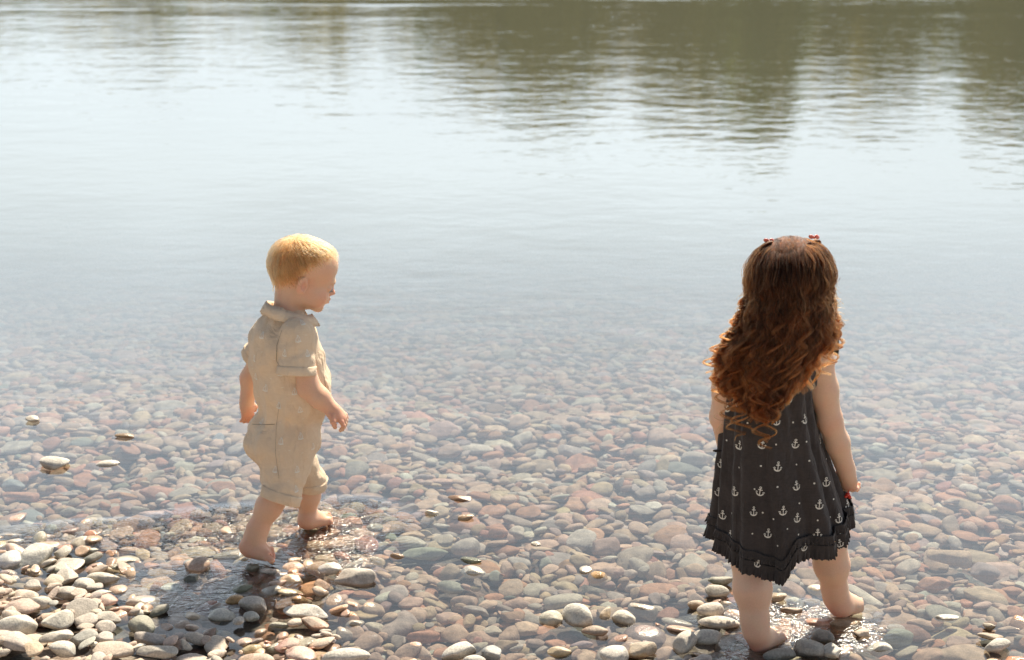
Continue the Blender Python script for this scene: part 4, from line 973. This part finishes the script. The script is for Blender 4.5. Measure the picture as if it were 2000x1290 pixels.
Vg, Fg = FG.nets(); Vg = lap(Vg, Fg, 1, .25); body_g = mesh_np('body', Vg, Fg, SKIN_G, girl)
set_blush(body_g, [(hL, .035, (.8, .35, 0)), (hR_, .035, (.8, .35, 0)), (tR, .03, (.45, .05, 0)), (eR + V3(0, -.02, 0), .025, (.35, 0, 0)), (eL, .02, (.35, 0, 0)), (wR + (wR-eR)*.5, .04, (.45, .05, 0)), (kL, .03, (.2, 0, 0)), (TGh(-.02, 0, .05), .085, (0, 0, 1.6))], girl.location)
print('girl body', len(Vg), time.time()-T0)

# dress: gathered A-line, surface by angle and height
rows = [(668, 1440, 1590), (700, 1428, 1590), (740, 1420, 1584), (800, 1411, 1590), (860, 1407, 1603), (920, 1402, 1624), (980, 1398, 1643), (1040, 1394, 1660), (1095, 1391, 1668), (1150, 1389, 1676)]
rz, rcx, rax = [], [], []
for py, xl, xr in rows:
    a_, b__ = P(xl, py, YC), P(xr, py, YC); rz.append(a_[2]); rcx.append((a_[0]+b__[0])/2); rax.append((b__[0]-a_[0])/2)
rz, rcx, rax = map(np.array, (rz[::-1], rcx[::-1], rax[::-1]))
ztop, zhem = float(rz[-1]), float(P(1530, 1093, YC-.10)[2]) 
def hemz(th):                     # th: 0 = right, pi/2 = away, -pi/2 = towards the viewer
    bk = np.clip(-np.sin(th), 0, 1); t = (np.cos(th)+.18)/.30; t = np.clip(t, 0, 1); t = t*t*(3-2*t)
    return zhem - .024*bk*(1-t) + .030*t + .010*np.sin(2*th+1)
def dress_pt(th, v, amp=1.0, out_=0.0, extra=0.):
    """v 0 at the top, 1 at the hem"""
    z = ztop + (hemz(th)-ztop)*v + extra
    cx = np.interp(z, rz, rcx); ax = np.interp(z, rz, rax); low = np.clip(v, 0, 1.2)
    ay = .070 + .062*low**1.1; cy = YC + .012*low
    fl = .60*np.sin(11*th+1.1*np.sin(2*th)+.4) + .45*np.sin(19*th+1.8*np.sin(3*th)+.8*v) + .12*np.sin(33*th+1.0)
    fl = np.where(fl > 0, fl, fl*1.3)
    A = (.0016 + .0062*low**1.15)*amp
    bil = np.exp(-((th-.50)/.42)**2)*np.clip((v-.35)/.65, 0, 1.3)**1.6*.050          # wind fills the far right side of the skirt
    bil2 = np.exp(-((th-2.75)/.35)**2)*np.clip((v-.5)/.5, 0, 1.3)*.010
    r = 1.0
    x = cx + (ax-.004*low)*np.cos(th) + (A*fl + out_ + bil + bil2)*np.cos(th); y = cy + ay*np.sin(th) + (A*fl + out_ + bil)*np.sin(th)
    # drape between the legs at the back
    dent = -.016*np.exp(-((th+math.pi/2-.25)/.16)**2)*np.clip((v-.3)/.7, 0, 1)
    return np.stack([x, y-dent, z], -1)
def sheet(name, fn, nth, nv, mat, parent, close=True):
    th = np.linspace(-math.pi, math.pi, nth, endpoint=not close); v = np.linspace(0, 1, nv); TH, VV = np.meshgrid(th, v, indexing='ij'); V = fn(TH, VV).reshape(-1, 3)
    idx = np.arange(nth*nv).reshape(nth, nv); nxt = np.roll(idx, -1, 0) if close else None
    if close: F = np.stack([idx[:, :-1], nxt[:, :-1], nxt[:, 1:], idx[:, 1:]], -1).reshape(-1, 4)
    else: F = np.stack([idx[:-1, :-1], idx[1:, :-1], idx[1:, 1:], idx[:-1, 1:]], -1).reshape(-1, 4)
    o = mesh_np(name, V, F, mat, parent); return o, V, F
dress, Vd, Fd = sheet('dress', lambda th, v: dress_pt(th, v) + .0007*np.stack([np.sin(v*50+th*12), np.cos(v*38-th*17), 0*v], -1), 620, 130, M_DRESS, girl)
sol = dress.modifiers.new('thickness', 'SOLIDIFY'); sol.thickness = .0008; sol.offset = 0
tree_d = bvh_of(Vd, Fd)
# gathered hem frill: a band sewn on at a seam, with a little upper heading
def frill(v0, z0, z1, f0, amp):
    def fn(th, t):
        zz = z0 + (z1-z0)*t; w = np.sin(f0*th + 2.2*np.sin(5*th) + .9*np.sin(11*th)) + .55*np.sin(f0*1.7*th+1.1*np.sin(7*th)+1)
        a = amp*np.abs(t-.18)*1.3
        p = dress_pt(th, np.full_like(th, v0), out_=.0030 + a*w + .004*np.clip(t-.2, 0, 1), extra=0); p[..., 2] += zz + .0012*np.sin(f0*2*th)*t; return p
    return fn
fr1, Vf, Ff = sheet('hem_frill', frill(.985, .008, -.026, 76, .0026), 1500, 14, M_FRILL, girl); s_ = fr1.modifiers.new('thickness', 'SOLIDIFY'); s_.thickness = .0010
fr2, Vf2, Ff2 = sheet('frill_heading', frill(.955, .016, -.003, 76, .0022), 1500, 8, M_FRILL, girl); s_ = fr2.modifiers.new('thickness', 'SOLIDIFY'); s_.thickness = .0010
# shoulder frills
def sfrill(c, rad, fwd, rot):
    N = 260; M_ = 9; vs = []
    for i in range(N):
        a = -1.9 + 3.8*i/(N-1)
        for j in range(M_):
            t = j/(M_-1); wv = .0065*t*math.sin(i*.42+1.5*math.sin(i*.05)) + .004*t*math.sin(i*.83)
            arcp = V3(0, math.sin(a)*(rad+.006), math.cos(a)*rad*.9); o_ = V3(fwd*(.004+t*.030), math.sin(a)*t*.010, math.cos(a)*t*.008 + wv - .006*t)
            vs.append(c + arcp + o_)
    idx = np.arange(N*M_).reshape(N, M_); F = np.stack([idx[:-1, :-1], idx[1:, :-1], idx[1:, 1:], idx[:-1, 1:]], -1).reshape(-1, 4)
    o = mesh_np('shoulder_frill', np.array(vs), F, M_FRILL, girl); s_ = o.modifiers.new('thickness', 'SOLIDIFY'); s_.thickness = .001
sfrill(P(1606, 668, YC), .024, .8, 0); sfrill(P(1438, 696, YC), .028, -.35, 0)
# yoke / straps over the shoulders
Fy = Field((.36, 2.76, .60), (.74, 3.0, .84), .0026)
Fy.ell(chg+V3(0, 0, .006), (.088, .069, .078), k=.02); Fy.cap(P(1578, 690, YC), P(1560, 740, YC), .030, .04, .02); Fy.cap(P(1446, 690, YC), P(1462, 740, YC), .030, .04, .02)
Vy, Fyf = Fy.nets(); mesh_np('yoke', Vy, Fyf, M_DRESS, girl)
mesh_np('waist_tie', np.concatenate([V0 for V0 in [S2*np.array([.011, .004, .0035]) + P(1402, 881, YC-.01)]]), SF2, M_DRESS, girl)
for px, py in ((1446, 869), (1489, 867), (1553, 866), (1519, 911), (1435, 959), (1485, 959), (1555, 948), (1613, 941), (1472, 998), (1529, 997), (1556, 1011), (1600, 985), (1638, 1012), (1428, 1044), (1500, 1041), (1597, 1042), (1571, 818), (1516, 821), (1460, 742), (1442, 785), (1420, 795), (1540, 778), (1491, 780), (1600, 858), (1409, 905), (1412, 1005), (1470, 1082), (1655, 985), (1404, 960)):
    if py > 1075: continue
    decal('anchor', tree_d, px, py, ANCHOR, .0215, random.uniform(-.12, .12), M_THREAD, dress, .0022)
for px, py in ((1445, 913), (1486, 910), (1515, 868), (1574, 863), (1555, 907), (1612, 897), (1518, 951), (1590, 944), (1431, 1003), (1490, 1001), (1560, 983), (1627, 975), (1597, 1016), (1469, 1042), (1537, 1033), (1558, 1044), (1641, 1043), (1548, 825), (1460, 826), (1493, 826), (1474, 955), (1450, 1075), (1520, 1066), (1580, 900), (1420, 860), (1512, 1014), (1620, 1010)):
    decal('dot', tree_d, px, py, DOT, .026, 0, M_THREAD, dress, .0022)
tree_f = bvh_of(Vf, Ff)
for px, py in ((1414, 1108), (1480, 1100), (1522, 1095), (1592, 1062), (1570, 1068), (1610, 1065), (1640, 1060)):
    decal('anchor', tree_f, px, py, ANCHOR, .019, random.uniform(-.3, .3), M_THREAD, fr1, .0022)

# long wavy hair
def xb(px, z):                    # world x of photo column px at height z on the plane of her back
    return (px-1000)/FPX*(YC*cp + (CAM_H-z)*sp_)
ENV = [(455, 1515, 1600), (480, 1482, 1615), (520, 1458, 1621), (560, 1442, 1625), (600, 1424, 1628), (640, 1402, 1626), (680, 1382, 1612), (720, 1384, 1600), (760, 1394, 1583), (800, 1408, 1560), (850, 1440, 1545), (880, 1450, 1530)]
ez, exl, exr = [], [], []
for py, a_, b__ in ENV: q_ = P(a_, py, YC); ez.append(q_[2]); exl.append(q_[0]); exr.append(P(b__, py, YC)[0])
ez, exl, exr = map(lambda v: np.array(v[::-1]), (ez, exl, exr))
tree_g = bvh_of(Vg, Fg)
Hc = TGh(-.012, 0, .034); zc_top = float(ez[-1])
strands, tints = [], []
locks = []
def add_lock(u, v, zend, ns, wamp, phase, wl, tintv, width):
    """u 0..1 across the back, v depth layer 0 inner 1 outer"""
    n = 46; az = (u-.5)*2*1.62                            # azimuth round the back of the head
    xoff = random.gauss(0, .012)
    # root on the scalp near the parting, path over the skull and down
    pts = []
    e0 = math.radians(random.uniform(38, 86)) if v > .35 else math.radians(random.uniform(-5, 50))
    els = np.linspace(e0, -.25, 13)
    for el in els:
        dl = V3(-math.cos(el)*math.cos(az), -math.sin(az)*math.cos(el), math.sin(el))      # local: -x is backwards, right is -y
        r = V3(.079, .069, .074); c_ = Hc + RG@(dl*(r + .003 + .007*v*min(1, (e0-el)/.5)))
        pts.append(c_)
    z0 = pts[-1][2]; m_ = n; last = pts[-1]; zend = min(zend, z0-.07); tot = z0-zend
    for j in range(1, m_+1):
        t = j/m_; z = z0 - tot*t; L_, R_ = np.interp(z, ez, exl), np.interp(z, ez, exr); tx = L_ + (R_-L_)*(.04+.92*u)
        bl = min(1, t*tot/.10); x = last[0]*(1-bl) + (tx+xoff*t)*bl
        edge = 1-abs(u-.5)**2*2.6
        yb = YC - .052 - .052*edge*min(1, .55+t) - .020*v
        if z > .80: yb = YC - (.046 + .045*edge + .014*v)
        y = last[1]*(1-bl) + yb*bl
        pts.append(V3(x, y, z))
    pts = np.array(pts); N = len(pts); t = np.linspace(0, 1, N); s_ = np.concatenate([[0], np.cumsum(np.linalg.norm(np.diff(pts, axis=0), axis=1))])
    wa = wamp*np.clip((s_-s_[12]+.12)/.17, 0, 1)**1.1; phs = phase + 2*math.pi*s_/(wl*(1-.25*t)) + .8*np.sin(s_*23+phase)
    hd = random.choice((-1, 1)); pts[:, 0] += wa*np.cos(phs); pts[:, 1] += hd*wa*.3*np.sin(phs) - wa*.3
    for q in range(ns):
        r0 = width*math.sqrt(random.random()); th0 = random.uniform(0, 6.28)
        wdt = np.interp(t, [0, .15, .45, .8, 1], [2.8, 2.0, 1.5, 1.2, .6]); tw = th0 + 3*t
        fz = rng.normal(size=3)*.0012; s2 = pts.copy(); cut = N if random.random() < .7 else int(N*random.uniform(.72, .98))
        s2[:, 0] += r0*wdt*np.cos(tw) + fz[0]*np.sin(s_*60+fz[1]*3000); s2[:, 1] += r0*wdt*.7*np.sin(tw); s2[:, 2] += r0*.5*np.sin(tw*1.3) + fz[2]*t
        strands.append(s2[:cut]); tints.append(tintv*random.uniform(.85, 1.15))
for k in range(380):
    u = (k*.61803) % 1.0; v = random.random(); u_e = abs(u-.45)
    pe = np.interp(u, [0, .12, .3, .5, .7, .88, 1], [750, 775, 805, 808, 765, 700, 665]) - (20 + 190*(random.random()**1.6))*(1 if v > .3 else .6)
    zend = float(np.interp(pe, [q[0] for q in ENV], ez[::-1]))
    tv_ = np.array([1., 1., 1.])*random.choice([.25, .45, .8, 1.2, 2.0]); 
    add_lock(u, v, zend, 62, random.uniform(.004, .0095), random.uniform(0, 6.28), random.uniform(.060, .13), tv_, random.uniform(.003, .0105))
# curls that escape at the sides
for (u, v, pe, am) in ((0, .9, 700, .022), (0, .6, 740, .020), (0.02, .9, 800, .019), (0.0, .4, 830, .017), (1, .8, 650, .016), (1, .6, 690, .015), (.98, .9, 700, .016), (.4, 1, 830, .014), (.55, 1, 820, .013), (.3, 1, 825, .016), (.12, 1, 805, .016), (.02, 1, 660, .022), (.0, .8, 640, .024)):
    add_lock(u, v, float(np.interp(pe, [q[0] for q in ENV], ez[::-1])), 26, am, random.uniform(0, 6.28), .06, np.array([1.25, 1.2, 1.1]), .0028)
nl = len(strands)
# flyaways; a lighter tint stands in for sun caught on them
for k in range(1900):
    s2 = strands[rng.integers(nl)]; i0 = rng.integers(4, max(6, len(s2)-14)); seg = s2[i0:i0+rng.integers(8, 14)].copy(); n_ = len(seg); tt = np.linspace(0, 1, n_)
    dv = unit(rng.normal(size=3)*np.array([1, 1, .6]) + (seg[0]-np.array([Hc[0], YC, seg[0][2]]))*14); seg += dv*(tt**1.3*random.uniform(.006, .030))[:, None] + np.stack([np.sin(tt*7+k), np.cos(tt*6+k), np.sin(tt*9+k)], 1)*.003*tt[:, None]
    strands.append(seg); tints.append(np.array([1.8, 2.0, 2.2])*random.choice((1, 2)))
# crown cover: fine hair lying on the skull
for k in range(4500):
    u = random.uniform(-1.75, 1.75); e0 = random.uniform(.75, 1.35); L = random.uniform(.4, .8); pts = []
    for j in range(9):
        el = e0 - L*j/8; azz = u + .10*math.sin(j*.55+math.floor(u*9)*2.4); dl = V3(-math.cos(el)*math.cos(azz), -math.sin(azz)*math.cos(el), math.sin(el)); pts.append(Hc + RG@(dl*(V3(.079, .069, .074) + .001 + .008*min(1, j/4) + rng.normal()*.0018)))
    strands.append(np.array(pts)); tints.append(np.full(3, random.uniform(.8, 1.3)*(.75+.5*math.sin(math.floor(u*14)*5.1)**2)))
for k in range(6500):                               # over the top towards the forehead
    y_ = random.uniform(-1, 1); pts = []; L = random.uniform(.6, 1.3); e0 = random.uniform(1.15, 2.4); cl_ = math.floor((y_+1)*7 + .6*math.sin(e0*3)); tn_ = .45+.9*math.sin(cl_*5.3)**2; yw = random.gauss(0, .06)
    for j in range(8):
        el = e0 - L*j/7; dl = unit(V3(-math.cos(el), -y_*.9 + .10*math.sin(j*.8+cl_*2.1) + yw*math.sin(j*.45+k), math.sin(el)*1.0)); pts.append(Hc + RG@(dl*(V3(.079, .069, .074) + .006 + .007*math.sin(j/7*3.1) + rng.normal()*.0004)))
    strands.append(np.array(pts)); tints.append(np.array([1.0, .85, .62])*random.uniform(.6, 1.2)*tn_)
# two little bunches at the temples tied with clips
for sgn, (cx_, cy_) in ((1, (1590, 468)), (-1, (1503, 471))):
    c_ = P(cx_, cy_, YC - .0)
    for k in range(420):
        a = random.uniform(0, 6.28); r0 = random.random()**.5; pts = []
        for j in range(15):
            t = j/14; ww = .004 + .009*min(1, t*1.5); pts.append(c_ + V3(sgn*(.003+.013*math.sin(min(t, .8)*2.0)) - .003*sgn + ww*r0*math.cos(a) + .004*math.sin(t*11+a*.3), ww*r0*math.sin(a) - .012*t, .006*math.sin(t*3.1) - .115*t*t - .02*t))
        strands.append(np.array(pts)); tints.append(np.full(3, random.uniform(.9, 1.25)))
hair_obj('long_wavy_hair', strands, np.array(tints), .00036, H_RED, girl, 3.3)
print('hair strands', len(strands), time.time()-T0)
m, nt, b, out = new_mat('coral_plastic'); b.inputs['Base Color'].default_value = (.72, .16, .11, 1); b.inputs['Roughness'].default_value = .25
def blob(name, parts, mat, parent):
    Vs, Fs, q = [], [], 0
    for c_, r_, R_ in parts: Vs.append((S2*np.array(r_))@np.array(R_).T + c_); Fs.append(SF2+q); q += len(S2)
    return mesh_np(name, np.concatenate(Vs), np.concatenate(Fs), mat, parent)
for cx_, cy_ in ((1590, 464), (1502, 471)):
    c_ = P(cx_, cy_, YC-(.014 if cx_ > 1550 else -.006)); I3 = np.eye(3); Ra = rot_head(.3, .5, .5); Rb_ = rot_head(.3, .5, -.5)
    blob('bow_clip', [(c_+V3(-.006, 0, .001), (.0065, .003, .0045), Ra), (c_+V3(.006, 0, .001), (.0065, .003, .0045), Rb_), (c_, (.003, .0035, .003), I3)], m, girl)
# red berry-like trinket in her hand
m2, nt, b, out = new_mat('red_gloss'); b.inputs['Base Color'].default_value = (.62, .045, .025, 1); b.inputs['Roughness'].default_value = .12
c_ = P(1656, 966, YC+.012)
tr_ = empty('trinket', tuple(c_)); tag(tr_, 'small shiny red trinket held in the right hand of the girl', 'trinket')
blob('bead', [(c_, (.0052,)*3, np.eye(3))], m2, tr_); blob('bead', [(c_+V3(.004, -.001, -.006), (.0042,)*3, np.eye(3))], m2, tr_); blob('bead', [(c_+V3(-.004, 0, -.005), (.0038,)*3, np.eye(3))], m2, tr_); blob('stem', [(c_+V3(.001, 0, .006), (.001, .001, .005), np.eye(3))], m2, tr_)
print('done', time.time()-T0)
